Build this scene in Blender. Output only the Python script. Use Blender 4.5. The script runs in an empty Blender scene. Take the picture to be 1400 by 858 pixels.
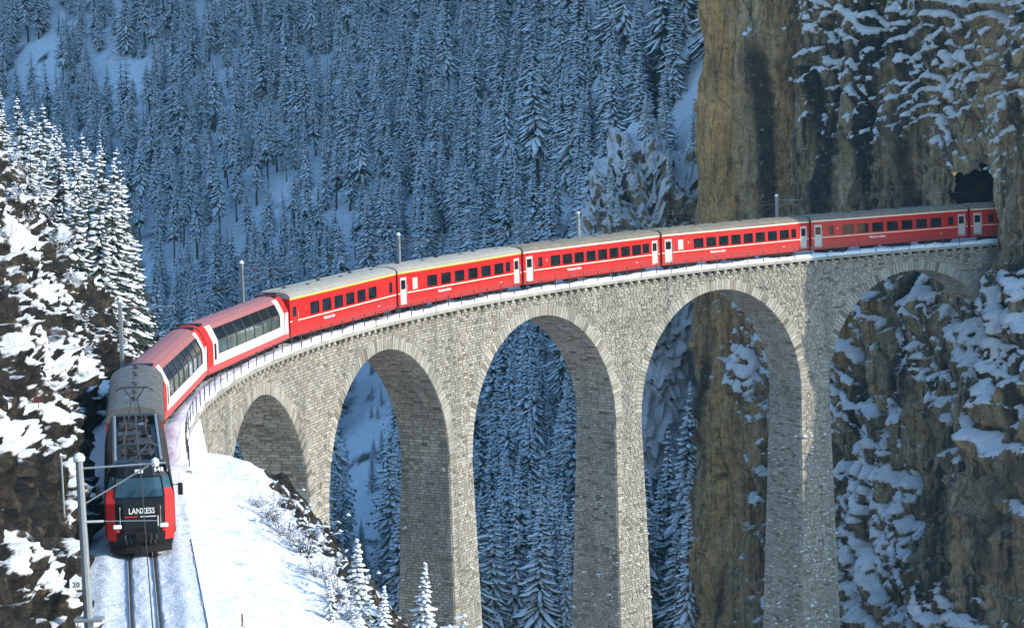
import bpy, math, random
import numpy as np
from mathutils import Matrix, Vector
from mathutils.bvhtree import BVHTree

# ------------------------------------------------------------------ camera, sky, sun, exposure
SC = bpy.context.scene
COL = SC.collection
F_PX, ZC, PITCH, ROLL = 3199.7, 14.127, -0.089, -0.020
fw = Vector((0, math.cos(PITCH), math.sin(PITCH)))
_rt = Vector((1, 0, 0)); _up = _rt.cross(fw)
c_x = _rt * math.cos(ROLL) + _up * math.sin(ROLL)
c_y = -_rt * math.sin(ROLL) + _up * math.cos(ROLL)
cam_data = bpy.data.cameras.new('camera')
cam_data.sensor_width = 36.0
cam_data.lens = F_PX / 1400 * 36.0
cam_data.clip_start = 1.0
cam_data.clip_end = 6000.0
cam = bpy.data.objects.new('camera', cam_data)
COL.objects.link(cam)
m = Matrix((( c_x.x, c_y.x, -fw.x, 0), (c_x.y, c_y.y, -fw.y, 0), (c_x.z, c_y.z, -fw.z, ZC), (0, 0, 0, 1)))
cam.matrix_world = m
SC.camera = cam

SUN_AZ = Vector((0.955, -0.30, 0)).normalized()     # plan direction towards the sun
SUN_EL = math.radians(27)
to_sun = Vector((SUN_AZ.x * math.cos(SUN_EL), SUN_AZ.y * math.cos(SUN_EL), math.sin(SUN_EL)))
world = bpy.data.worlds.new('World'); SC.world = world
world.use_nodes = True
wn = world.node_tree.nodes; wl = world.node_tree.links
wn.clear()
sky = wn.new('ShaderNodeTexSky'); sky.sky_type = 'NISHITA'; sky.sun_disc = False
sky.sun_elevation = SUN_EL
sky.sun_rotation = math.atan2(SUN_AZ.x, SUN_AZ.y)
sky.altitude = 1000; sky.air_density = 2.2; sky.dust_density = 0.4; sky.ozone_density = 8.0
bg = wn.new('ShaderNodeBackground'); bg.inputs['Strength'].default_value = 0.15
wo = wn.new('ShaderNodeOutputWorld')
wl.new(sky.outputs[0], bg.inputs[0]); wl.new(bg.outputs[0], wo.inputs[0])
sun_data = bpy.data.lights.new('sun', 'SUN'); sun_data.energy = 2.0; sun_data.angle = math.radians(0.5)
sun_data.color = (1.0, 0.925, 0.79)
sun = bpy.data.objects.new('sun', sun_data); COL.objects.link(sun)
sun.rotation_euler = to_sun.to_track_quat('Z', 'Y').to_euler()
sun.location = (80, 20, 120)
SC.view_settings.view_transform = 'Standard'
SC.view_settings.look = 'None'
SC.view_settings.exposure = 1.48
SC.view_settings.gamma = 1.0
SC.view_settings.use_curve_mapping = False
SC.render.engine = 'CYCLES'
SC.cycles.max_bounces = 5
SC.cycles.diffuse_bounces = 2
SC.cycles.use_denoising = True

# ------------------------------------------------------------------ helpers
rng = random.Random(7)
NR = np.random.default_rng(11)

def ray_dir(u, v):
    return fw + c_x * ((u - 700) / F_PX) + c_y * ((429 - v) / F_PX)
def at_depth(u, v, Y):
    """world point in the direction of photo pixel (u,v) at plan depth Y"""
    d = ray_dir(u, v); t = Y / d.y
    return Vector((d.x * t, Y, ZC + d.z * t))
def to_px(P):
    P = np.asarray(P, float); d = P - np.array([0, 0, ZC])
    w = d @ np.array(fw)
    return 700 + F_PX * (d @ np.array(c_x)) / w, 429 - F_PX * (d @ np.array(c_y)) / w, w

# track alignment: arc of R about CEN up to arclength ST, then straight
R = 100.266; GR = 0.022; ST = 137.0
_al = math.pi / 2 + 0.372
CEN = (93.974 * math.cos(_al) + 122.515 * math.sin(_al), 93.974 * math.sin(_al) - 122.515 * math.cos(_al))
def tp(s, off=0.0, h=0.0):
    """point beside the track: arclength s from the tunnel, off metres towards the inside of the curve, h above rail"""
    if s <= ST:
        a = _al + s / R; r = R - off
        return Vector((CEN[0] + r * math.cos(a), CEN[1] + r * math.sin(a), h - GR * s))
    a = _al + ST / R; t = Vector((-math.sin(a), math.cos(a), 0))
    return Vector((CEN[0] + (R - off) * math.cos(a), CEN[1] + (R - off) * math.sin(a), 0)) + t * (s - ST) + Vector((0, 0, h - GR * s))
def tps(s, off, h):
    s, off, h = np.broadcast_arrays(np.asarray(s, float), np.asarray(off, float), np.asarray(h, float))
    a = _al + np.minimum(s, ST) / R; e = np.maximum(s - ST, 0)
    x = CEN[0] + (R - off) * np.cos(a) - np.sin(a) * e
    y = CEN[1] + (R - off) * np.sin(a) + np.cos(a) * e
    return np.stack([x, y, h - GR * s], -1)

# gradient noise
_perm = np.random.default_rng(3).permutation(256); _perm = np.concatenate([_perm, _perm, _perm])
_g3 = np.random.default_rng(4).normal(size=(256, 3)); _g3 /= np.linalg.norm(_g3, axis=1)[:, None]
def pnoise(x, y, z):
    x, y, z = np.broadcast_arrays(np.asarray(x, float), np.asarray(y, float), np.asarray(z, float))
    xi = np.floor(x).astype(int); yi = np.floor(y).astype(int); zi = np.floor(z).astype(int)
    xf = x - xi; yf = y - yi; zf = z - zi
    u = xf * xf * xf * (xf * (xf * 6 - 15) + 10); v = yf * yf * yf * (yf * (yf * 6 - 15) + 10); w = zf * zf * zf * (zf * (zf * 6 - 15) + 10)
    r = 0
    for dx in (0, 1):
        for dy in (0, 1):
            for dz in (0, 1):
                g = _g3[_perm[_perm[_perm[(xi + dx) & 255] + ((yi + dy) & 255)] + ((zi + dz) & 255)]]
                d = g[..., 0] * (xf - dx) + g[..., 1] * (yf - dy) + g[..., 2] * (zf - dz)
                r = r + d * (u if dx else 1 - u) * (v if dy else 1 - v) * (w if dz else 1 - w)
    return r * 1.6
def fbm(x, y, z, o=4, gain=0.5):
    r = 0; a = 1.0; k = 1.0
    for i in range(o):
        r = r + a * pnoise(x * k + 17.3 * i, y * k + 5.1 * i, z * k + 9.7 * i); a *= gain; k *= 2.03
    return r
def ridged(x, y, z, o=4):
    r = 0; a = 1.0; k = 1.0
    for i in range(o):
        r = r + a * (1 - 2 * np.abs(pnoise(x * k + 11.3 * i, y * k + 3.1 * i, z * k + 7.7 * i))); a *= 0.5; k *= 2.03
    return r
def sstep(a, b, x):
    t = np.clip((np.asarray(x, float) - a) / (b - a), 0, 1); return t * t * (3 - 2 * t)

class MB:
    """collects geometry for one mesh"""
    def __init__(self): self.v = []; self.f = []; self.m = []
    def add(self, vs, fs, mi=0):
        b = len(self.v); self.v.extend([tuple(p) for p in vs])
        for f in fs: self.f.append(tuple(i + b for i in f)); self.m.append(mi)
        return self
    def quad(self, a, b, c, d, mi=0): return self.add([a, b, c, d], [(0, 1, 2, 3)], mi)
    def box(self, x0, x1, y0, y1, z0, z1, mi=0):
        return self.add([(x0, y0, z0), (x1, y0, z0), (x1, y1, z0), (x0, y1, z0), (x0, y0, z1), (x1, y0, z1), (x1, y1, z1), (x0, y1, z1)],
                        [(0, 3, 2, 1), (4, 5, 6, 7), (0, 1, 5, 4), (1, 2, 6, 5), (2, 3, 7, 6), (3, 0, 4, 7)], mi)
    def cbox(self, x0, x1, y0, y1, z0, z1, c=0.03, mi=0):
        """box with chamfered edges"""
        c = min(c, (x1 - x0) * .45, (y1 - y0) * .45, (z1 - z0) * .45)
        rings = []
        for z, k in ((z0, c), (z0 + c, 0), (z1 - c, 0), (z1, c)):
            rings.append([(x0 + c + k * .6, y0 + k, z), (x1 - c - k * .6, y0 + k, z), (x1 - k, y0 + c + k * .6, z), (x1 - k, y1 - c - k * .6, z),
                          (x1 - c - k * .6, y1 - k, z), (x0 + c + k * .6, y1 - k, z), (x0 + k, y1 - c - k * .6, z), (x0 + k, y0 + c + k * .6, z)])
        return self.loft(rings, True, mi)
    def loft(self, rings, caps=True, mi=0, closed=True):
        n = len(rings[0]); b = len(self.v)
        for r in rings: self.v.extend([tuple(p) for p in r])
        for i in range(len(rings) - 1):
            for j in range(n if closed else n - 1):
                k = (j + 1) % n
                self.f.append((b + i * n + j, b + i * n + k, b + (i + 1) * n + k, b + (i + 1) * n + j)); self.m.append(mi)
        if caps:
            self.f.append(tuple(b + j for j in range(n - 1, -1, -1))); self.m.append(mi)
            self.f.append(tuple(b + (len(rings) - 1) * n + j for j in range(n))); self.m.append(mi)
        return self
    def tube(self, pts, r, n=6, mi=0, caps=True):
        pts = [Vector(p) for p in pts]; rs = r if isinstance(r, (list, tuple)) else [r] * len(pts)
        rings = []
        for i, p in enumerate(pts):
            t = (pts[min(i + 1, len(pts) - 1)] - pts[max(i - 1, 0)]).normalized()
            a = t.cross(Vector((0, 0, 1)))
            if a.length < 1e-3: a = t.cross(Vector((1, 0, 0)))
            a.normalize(); b = t.cross(a)
            rings.append([p + (a * math.cos(2 * math.pi * k / n) + b * math.sin(2 * math.pi * k / n)) * rs[i] for k in range(n)])
        return self.loft(rings, caps, mi)
    def cyl(self, c, axis, r, h, n=14, mi=0):
        c = Vector(c); ax = Vector(axis).normalized()
        return self.tube([c - ax * h / 2, c + ax * h / 2], r, n, mi)
    def mesh(self, name, mats, smooth=False):
        me = bpy.data.meshes.new(name); me.from_pydata(self.v, [], self.f)
        for mt in (mats if isinstance(mats, (list, tuple)) else [mats]): me.materials.append(mt)
        if any(self.m): me.polygons.foreach_set('material_index', self.m)
        if smooth: me.polygons.foreach_set('use_smooth', [True] * len(me.polygons))
        me.validate(); me.update()
        return me
    def build(self, name, mats, parent=None, smooth=False):
        return link(name, self.mesh(name, mats, smooth), parent)
def link(name, data, parent=None):
    o = bpy.data.objects.new(name, data); COL.objects.link(o)
    if parent: o.parent = parent
    return o
def tag(o, label=None, cat=None, group=None, kind=None):
    if label: o['label'] = label
    if cat: o['category'] = cat
    if group: o['group'] = group
    if kind: o['kind'] = kind
    return o
def empty(name, label, cat, mat=None, group=None):
    o = bpy.data.objects.new(name, None); COL.objects.link(o); o.empty_display_size = 0.3
    if mat is not None: o.matrix_world = mat
    return tag(o, label, cat, group)
def frame_at(s0, s1, h=0.0):
    """local frame on the chord between two track points: x towards growing s, y to the inside of the curve"""
    a = tp(s0, 0, h); b = tp(s1, 0, h); x = (b - a).normalized(); y = Vector((0, 0, 1)).cross(x).normalized(); z = x.cross(y)
    c = (a + b) / 2
    return Matrix(((x.x, y.x, z.x, c.x), (x.y, y.y, z.y, c.y), (x.z, y.z, z.z, c.z), (0, 0, 0, 1))), (b - a).length
def grid_mesh(name, P, mats, attrs=None, keep=None, smooth=True):
    """P: (n,m,3) array -> mesh with optional point attributes and a face mask"""
    n, mm = P.shape[:2]
    idx = np.arange(n * mm).reshape(n, mm)
    q = np.stack([idx[:-1, :-1], idx[1:, :-1], idx[1:, 1:], idx[:-1, 1:]], -1).reshape(-1, 4)
    if keep is not None: q = q[keep.reshape(-1)]
    me = bpy.data.meshes.new(name)
    me.vertices.add(n * mm); me.vertices.foreach_set('co', P.reshape(-1).astype(np.float32))
    me.loops.add(q.size); me.loops.foreach_set('vertex_index', q.reshape(-1).astype(np.int32))
    me.polygons.add(len(q)); me.polygons.foreach_set('loop_start', np.arange(0, q.size, 4, dtype=np.int32))
    me.polygons.foreach_set('use_smooth', np.full(len(q), smooth))
    for mt in (mats if isinstance(mats, (list, tuple)) else [mats]): me.materials.append(mt)
    for k, a in (attrs or {}).items():
        at = me.attributes.new(k, 'FLOAT', 'POINT'); at.data.foreach_set('value', np.asarray(a, np.float32).reshape(-1))
    me.update(calc_edges=True); me.validate()
    return me
def grid_normals(P):
    du = np.gradient(P, axis=0); dv = np.gradient(P, axis=1)
    n = np.cross(du, dv); return n / (np.linalg.norm(n, axis=-1, keepdims=True) + 1e-9)
def text_mesh(name, body, size, mat, extrude=0.004, align='CENTER', shear=0.0):
    cu = bpy.data.curves.new(name, 'FONT'); cu.body = body; cu.size = size; cu.extrude = extrude; cu.align_x = align; cu.resolution_u = 2; cu.shear = shear
    cu.offset = size * 0.012
    ob = bpy.data.objects.new(name, cu); COL.objects.link(ob)
    bpy.context.view_layer.update()
    me = bpy.data.meshes.new_from_object(ob.evaluated_get(bpy.context.evaluated_depsgraph_get()))
    bpy.data.objects.remove(ob); bpy.data.curves.remove(cu)
    me.name = name; me.materials.clear(); me.materials.append(mat)
    return me

# ------------------------------------------------------------------ materials
def nmat(name):
    mt = bpy.data.materials.new(name); mt.use_nodes = True
    nt = mt.node_tree; nt.nodes.clear()
    out = nt.nodes.new('ShaderNodeOutputMaterial'); bs = nt.nodes.new('ShaderNodeBsdfPrincipled')
    nt.links.new(bs.outputs[0], out.inputs[0])
    return mt, nt, bs
class NT:
    def __init__(s, nt): s.nt = nt
    def n(s, t, **kw):
        nd = s.nt.nodes.new(t)
        for k, v in kw.items(): setattr(nd, k, v)
        return nd
    def l(s, a, b): s.nt.links.new(a, b)
    def coord(s, kind='Object', scale=(1, 1, 1)):
        tc = s.n('ShaderNodeTexCoord'); mp = s.n('ShaderNodeMapping'); mp.inputs['Scale'].default_value = scale
        s.l(tc.outputs[kind], mp.inputs['Vector']); return mp.outputs[0]
    def noise(s, vec, scale, detail=4, rough=0.55, out=0):
        nd = s.n('ShaderNodeTexNoise'); nd.inputs['Scale'].default_value = scale; nd.inputs['Detail'].default_value = detail; nd.inputs['Roughness'].default_value = rough
        if vec is not None: s.l(vec, nd.inputs['Vector'])
        return nd.outputs[out]
    def ramp(s, fac, stops, interp='LINEAR'):
        nd = s.n('ShaderNodeValToRGB'); cr = nd.color_ramp; cr.interpolation = interp
        while len(cr.elements) < len(stops): cr.elements.new(0.5)
        for e, (p, c) in zip(cr.elements, stops):
            e.position = p; e.color = (c, c, c, 1) if isinstance(c, (int, float)) else (*c, 1)
        s.l(fac, nd.inputs[0]); return nd.outputs[0]
    def mix(s, fac, a, b, blend='MIX'):
        nd = s.n('ShaderNodeMix', data_type='RGBA', blend_type=blend)
        for sock, v in ((nd.inputs[0], fac), (nd.inputs[6], a), (nd.inputs[7], b)):
            if isinstance(v, (int, float)): sock.default_value = v
            elif isinstance(v, tuple): sock.default_value = (*v, 1)
            else: s.l(v, sock)
        return nd.outputs[2]
    def math(s, op, a, b=0.0, c=None):
        nd = s.n('ShaderNodeMath', operation=op)
        for i, v in enumerate((a, b) if c is None else (a, b, c)):
            if isinstance(v, (int, float)): nd.inputs[i].default_value = v
            else: s.l(v, nd.inputs[i])
        return nd.outputs[0]
    def bump(s, h, strength, dist, bs):
        nd = s.n('ShaderNodeBump'); nd.inputs['Strength'].default_value = strength; nd.inputs['Distance'].default_value = dist
        s.l(h, nd.inputs['Height']); s.l(nd.outputs[0], bs.inputs['Normal'])
    def attr(s, name):
        nd = s.n('ShaderNodeAttribute'); nd.attribute_name = name; return nd.outputs['Fac']
def paint(name, col, rough=0.35, metal=0.0, dirt=0.25, dirt_col=None, spec=0.5):
    mt, nt, bs = nmat(name); k = NT(nt)
    v = k.coord('Object')
    nz = k.ramp(k.noise(v, 1.6, 5, 0.65), [(0.35, 0.0), (0.75, 1.0)])
    dc = dirt_col or tuple(c * 0.55 for c in col)
    k.l(k.mix(k.math('MULTIPLY', nz, dirt), col, dc), bs.inputs['Base Color'])
    k.l(k.math('MULTIPLY_ADD', nz, 0.2, rough), bs.inputs['Roughness'])
    bs.inputs['Metallic'].default_value = metal; bs.inputs['Specular IOR Level'].default_value = spec
    return mt
def coach_paint(name, col):
    mt, nt, bs = nmat(name); k = NT(nt); v = k.coord('Object')
    sx = k.n('ShaderNodeSeparateXYZ'); k.l(v, sx.inputs[0])
    nz = k.noise(v, 1.3, 5, 0.65); st = k.noise(k.coord('Object', (3, 3, .35)), 1.0, 4, 0.6)
    low = k.n('ShaderNodeMapRange'); k.l(sx.outputs[2], low.inputs[0]); low.inputs[1].default_value = 1.7; low.inputs[2].default_value = 0.6
    c = k.mix(k.math('MULTIPLY', k.ramp(nz, [(0.35, 0.0), (0.75, 1.0)]), 0.45), col, tuple(x * .62 for x in col))
    c = k.mix(k.math('MULTIPLY', k.math('MULTIPLY', low.outputs[0], k.ramp(st, [(0.3, 0.2), (0.7, 1.0)])), 0.45), c, (0.22, 0.14, 0.12))
    pj = k.math('LESS_THAN', k.math('ABSOLUTE', k.math('SUBTRACT', k.math('FRACT', k.math('MULTIPLY', sx.outputs[0], 0.51)), 0.5)), 0.008)
    c = k.mix(k.math('MULTIPLY', pj, 0.45), c, (0.15, 0.02, 0.02))
    k.l(c, bs.inputs['Base Color']); k.l(k.math('MULTIPLY_ADD', nz, 0.3, 0.22), bs.inputs['Roughness']); bs.inputs['Specular IOR Level'].default_value = 0.4
    k.bump(k.noise(v, 0.8, 2), 0.08, 0.1, bs)
    return mt
M = {}
M['red'] = paint('red_paint', (0.62, 0.022, 0.018), 0.42, 0, 0.4, (0.30, 0.02, 0.018), 0.35)
M['coach_red'] = coach_paint('coach_red_paint', (0.54, 0.016, 0.014))
M['red_dark'] = paint('dull_red_paint', (0.22, 0.02, 0.02), 0.6, 0, 0.4)
M['pink'] = paint('faded_red_paint', (0.62, 0.07, 0.07), 0.4, 0, 0.4, (0.42, 0.08, 0.07))
M['roof_pink'] = paint('faded_red_roof', (0.36, 0.12, 0.11), 0.5, 0, 0.6, (0.24, 0.11, 0.10))
M['white'] = paint('white_paint', (0.80, 0.79, 0.76), 0.4, 0, 0.2, (0.55, 0.52, 0.48))
M['cream'] = paint('cream_paint', (0.78, 0.66, 0.50), 0.5, 0, 0.2)
M['yellow'] = paint('yellow_paint', (0.80, 0.42, 0.04), 0.5, 0, 0.2)
M['roof'] = paint('weathered_roof', (0.21, 0.18, 0.135), 0.75, 0, 0.9, (0.12, 0.095, 0.07))
M['roof_light'] = paint('light_weathered_roof', (0.32, 0.295, 0.25), 0.7, 0, 0.8, (0.24, 0.21, 0.17))
M['roof_silver'] = paint('silver_roof', (0.22, 0.21, 0.19), 0.45, 0.5, 0.9, (0.09, 0.08, 0.07))
M['black'] = paint('black_paint', (0.006, 0.007, 0.008), 0.32, 0, 0.3, (0.018, 0.017, 0.016), 0.3)
M['under'] = paint('underframe_black', (0.010, 0.009, 0.008), 0.8, 0, 0.6, (0.03, 0.023, 0.018), 0.2)
M['alu'] = paint('brushed_metal', (0.50, 0.50, 0.48), 0.45, 0.6, 0.3)
M['steel'] = paint('galvanised_steel', (0.30, 0.32, 0.33), 0.55, 0.5, 0.5, (0.18, 0.19, 0.2))
M['steel_dark'] = paint('dark_steel', (0.06, 0.065, 0.07), 0.6, 0.3, 0.5)
M['rail'] = paint('rail_steel', (0.09, 0.075, 0.065), 0.45, 0.7, 0.5, (0.06, 0.035, 0.02))
M['rust'] = paint('brown_insulator', (0.16, 0.055, 0.03), 0.35, 0, 0.3)
M['sign_brown'] = paint('brown_sign', (0.12, 0.035, 0.025), 0.5, 0, 0.3)
M['copper'] = paint('copper_wire', (0.12, 0.10, 0.085), 0.5, 0.6, 0.2)
def glass(name, col, rough=0.04, spec=0.6):
    mt, nt, bs = nmat(name); k = NT(nt)
    v = k.coord('Object'); nz = k.noise(v, 0.9, 3, 0.6)
    k.l(k.mix(k.ramp(nz, [(0.4, 0.0), (0.65, 1.0)]), col, tuple(c * 2.2 for c in col)), bs.inputs['Base Color'])
    bs.inputs['Roughness'].default_value = rough; bs.inputs['Specular IOR Level'].default_value = spec
    return mt
M['glass'] = glass('dark_window_glass', (0.008, 0.010, 0.013), 0.06, 0.35)
M['glass_pano'] = glass('tinted_panorama_glass', (0.05, 0.068, 0.062), 0.03, 1.0)
M['glass_cab'] = glass('cab_window_glass', (0.012, 0.03, 0.035), 0.05, 0.8)
M['door_pale'] = paint('pale_door_paint', (0.52, 0.49, 0.45), 0.5, 0, 0.4, (0.30, 0.27, 0.24))
M['frost'] = paint('frosted_window', (0.70, 0.68, 0.64), 0.5, 0, 0.15)
def lampmat():
    mt, nt, bs = nmat('headlamp_glass'); bs.inputs['Base Color'].default_value = (0.75, 0.75, 0.72, 1); bs.inputs['Roughness'].default_value = 0.15
    return mt
M['lamp'] = lampmat()

def snow_mat(name, bump=0.5, scale=1.0, col=(0.74, 0.75, 0.77)):
    mt, nt, bs = nmat(name); k = NT(nt)
    v = k.coord('Object')
    a = k.noise(v, 1.3 * scale, 6, 0.6); b = k.noise(v, 7.0 * scale, 4, 0.6)
    k.l(k.mix(k.ramp(a, [(0.3, 0.0), (0.7, 1.0)]), tuple(c * 0.95 for c in col), col), bs.inputs['Base Color'])
    bs.inputs['Roughness'].default_value = 0.75; bs.inputs['Specular IOR Level'].default_value = 0.2
    k.bump(k.math('MULTIPLY_ADD', a, 0.6, k.math('MULTIPLY', b, 0.4)), bump, 0.25, bs)
    return mt
M['snow'] = snow_mat('snow', 0.45)
M['snow_tree'] = snow_mat('branch_snow', 0.35, 2.0)

def terrain_mat(name, rocks, streak=(1, 1, 1), sn_sharp=0.10, sn_noise=0.5, rock_scale=0.35, bump_d=0.35, tint=None, fine=2.2, dark=(0.02, 0.021, 0.022)):
    """rock with snow lying where the mesh attribute 'snow' says, broken up by noise"""
    mt, nt, bs = nmat(name); k = NT(nt)
    v = k.coord('Object'); vs = k.coord('Object', streak)
    big = k.noise(vs, rock_scale, 5, 0.6); mid = k.noise(vs, rock_scale * 4.5, 6, 0.65); fin = k.noise(v, fine, 6, 0.7)
    drip = k.noise(k.coord('Object', (1, 1, streak[2] * .4)), rock_scale * 7, 4, 0.6)
    col = k.ramp(k.math('ADD', k.math('MULTIPLY_ADD', big, 0.5, k.math('MULTIPLY', mid, 0.32)), k.math('MULTIPLY', drip, 0.18)), rocks)
    if tint:
        col = k.mix(k.math('MULTIPLY', k.attr('ochre'), k.ramp(mid, [(0.25, 0.35), (0.6, 1.0)])), col, k.mix(k.ramp(mid, [(0.35, 0.0), (0.65, 1.0)]), tuple(c * 0.6 for c in tint), tint))
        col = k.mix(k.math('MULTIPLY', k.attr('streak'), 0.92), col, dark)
        wv = k.n('ShaderNodeVectorMath', operation='ADD'); nw = k.n('ShaderNodeTexNoise'); nw.inputs['Scale'].default_value = 0.7; nw.inputs['Detail'].default_value = 4
        sc_ = k.n('ShaderNodeVectorMath', operation='SCALE'); sc_.inputs['Scale'].default_value = 2.6; k.l(nw.outputs['Color'], sc_.inputs[0]); k.l(k.coord('Object', (1, 1, 0.13)), wv.inputs[0]); k.l(sc_.outputs[0], wv.inputs[1])
        vo = k.n('ShaderNodeTexVoronoi', feature='DISTANCE_TO_EDGE'); vo.inputs['Scale'].default_value = 0.42; k.l(wv.outputs[0], vo.inputs['Vector'])
        crack = k.ramp(vo.outputs['Distance'], [(0.0, 0.8), (0.03, 0.0)])
        col = k.mix(k.math('MULTIPLY', crack, k.ramp(big, [(0.35, 0.15), (0.6, 0.95)])), col, (0.012, 0.013, 0.014))
        col = k.mix(k.ramp(k.noise(v, 1.6, 6, 0.75), [(0.38, 0.45), (0.52, 0.0)]), col, tuple(c * .28 for c in rocks[-1][1]))
    col = k.mix(k.ramp(fin, [(0.31, 0.75), (0.46, 0.0)]), col, dark)
    col = k.mix(k.ramp(k.noise(v, fine * 0.6, 4, 0.5), [(0.62, 0.0), (0.8, 0.35)]), col, tuple(min(1, c * 2.6) for c in rocks[-1][1]))
    sn = k.math('ADD', k.attr('snow'), k.math('MULTIPLY', k.math('SUBTRACT', k.math('MULTIPLY_ADD', k.noise(v, fine * 0.75, 5, 0.65), 0.55, k.math('MULTIPLY', k.noise(v, fine * 0.22, 3, 0.6), 0.45)), 0.5), sn_noise))
    fac = k.ramp(sn, [(0.5 - sn_sharp * .5, 0.0), (0.5 + sn_sharp * .5, 1.0)])
    sc = k.mix(k.ramp(k.noise(v, 0.8, 4), [(0.3, 0.0), (0.7, 1.0)]), (0.62, 0.63, 0.66), (0.72, 0.73, 0.75))
    k.l(k.mix(fac, col, sc), bs.inputs['Base Color'])
    bs.inputs['Roughness'].default_value = 0.85; bs.inputs['Specular IOR Level'].default_value = 0.15
    rockh = k.math('ADD', k.math('MULTIPLY_ADD', mid, 0.6, k.math('MULTIPLY', fin, 0.65)), k.math('MULTIPLY', k.noise(v, fine * 3.2, 4, 0.6), 0.25))
    snowh = k.math('ADD', k.math('MULTIPLY_ADD', k.noise(v, 1.1, 4), 0.5, 0.40), k.math('MULTIPLY', k.noise(v, 4.0, 5, 0.7), 0.42))
    hh = k.n('ShaderNodeMix', data_type='FLOAT'); k.l(fac, hh.inputs[0]); k.l(rockh, hh.inputs[2]); k.l(snowh, hh.inputs[3])
    k.bump(hh.outputs[0], 0.9, bump_d, bs)
    return mt
M['cliff'] = terrain_mat('cliff_rock', [(0.40, (0.018, 0.022, 0.023)), (0.45, (0.07, 0.066, 0.058)), (0.485, (0.29, 0.22, 0.135)), (0.57, (0.52, 0.40, 0.24))],
                         streak=(1, 1, 0.13), tint=(0.80, 0.46, 0.17), bump_d=1.0, rock_scale=0.33, sn_noise=1.9, fine=2.8)
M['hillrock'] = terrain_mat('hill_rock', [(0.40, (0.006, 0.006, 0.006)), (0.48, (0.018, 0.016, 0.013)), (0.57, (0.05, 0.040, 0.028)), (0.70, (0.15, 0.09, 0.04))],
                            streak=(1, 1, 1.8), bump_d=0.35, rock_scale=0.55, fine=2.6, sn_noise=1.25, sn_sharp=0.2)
M['hillside'] = terrain_mat('forest_floor', [(0.3, (0.03, 0.03, 0.03)), (0.5, (0.08, 0.075, 0.065)), (0.7, (0.12, 0.105, 0.085))], sn_noise=0.55, rock_scale=0.15, fine=0.5, sn_sharp=0.2, bump_d=0.6)
def water_mat():
    mt, nt, bs = nmat('river_water'); k = NT(nt)
    bs.inputs['Base Color'].default_value = (0.012, 0.035, 0.045, 1); bs.inputs['Roughness'].default_value = 0.12
    k.bump(k.noise(k.coord('Object'), 0.8, 3), 0.3, 0.2, bs)
    return mt
M['water'] = water_mat()
def stone_mat(name, use_attr):
    mt, nt, bs = nmat(name); k = NT(nt)
    if use_attr: t = k.attr('tone')
    else:
        oi = k.n('ShaderNodeObjectInfo'); t = oi.outputs['Random']
    v = k.coord('Object')
    geo = k.n('ShaderNodeNewGeometry')
    base = k.ramp(t, [(0.0, (0.13, 0.115, 0.085)), (0.10, (0.29, 0.255, 0.195)), (0.5, (0.395, 0.362, 0.30)), (0.85, (0.48, 0.447, 0.38)), (1.0, (0.35, 0.325, 0.28))])
    fin = k.noise(geo.outputs['Position'], 5.0, 6, 0.7); big = k.noise(geo.outputs['Position'], 0.12, 3, 0.6)
    base = k.mix(k.ramp(fin, [(0.33, 0.55), (0.55, 0.0)]), base, (0.14, 0.125, 0.10))
    base = k.mix(k.ramp(big, [(0.38, 0.38), (0.6, 0.0)]), base, (0.20, 0.19, 0.165))
    vs = k.n('ShaderNodeMapping'); vs.inputs['Scale'].default_value = (1, 1, 0.09); k.l(geo.outputs['Position'], vs.inputs['Vector'])
    run = k.noise(vs.outputs[0], 0.55, 5, 0.65)                       # water stains running down the wall
    base = k.mix(k.ramp(run, [(0.50, 0.0), (0.68, 0.55)]), base, (0.13, 0.13, 0.12))
    base = k.mix(k.ramp(k.noise(vs.outputs[0], 0.9, 4, 0.6), [(0.62, 0.0), (0.74, 0.5)]), base, (0.55, 0.53, 0.48))
    k.l(base, bs.inputs['Base Color']); bs.inputs['Roughness'].default_value = 0.9; bs.inputs['Specular IOR Level'].default_value = 0.15
    k.bump(fin, 0.7, 0.06, bs)
    return mt
M['stone'] = stone_mat('limestone_masonry', True)
M['stone_one'] = stone_mat('limestone_block', False)
M['mortar'] = paint('mortar', (0.17, 0.155, 0.125), 0.95, 0, 0.7, (0.09, 0.08, 0.065), 0.1)
def bark():
    mt, nt, bs = nmat('bark'); k = NT(nt); v = k.coord('Object', (1, 1, 0.2))
    k.l(k.ramp(k.noise(v, 6, 4), [(0.3, (0.03, 0.022, 0.016)), (0.7, (0.10, 0.075, 0.055))]), bs.inputs['Base Color']); bs.inputs['Roughness'].default_value = 0.9
    return mt
M['bark'] = bark()
def needles():
    mt, nt, bs = nmat('spruce_needles'); k = NT(nt); v = k.coord('Object')
    oi = k.n('ShaderNodeObjectInfo')
    c = k.ramp(k.noise(v, 2.5, 3), [(0.3, (0.012, 0.026, 0.018)), (0.55, (0.03, 0.048, 0.028)), (0.75, (0.07, 0.075, 0.042))])
    k.l(k.mix(k.math('MULTIPLY', oi.outputs['Random'], 0.35), c, (0.07, 0.06, 0.035)), bs.inputs['Base Color'])
    bs.inputs['Roughness'].default_value = 0.8; bs.inputs['Specular IOR Level'].default_value = 0.2
    return mt
M['needle'] = needles()

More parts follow.
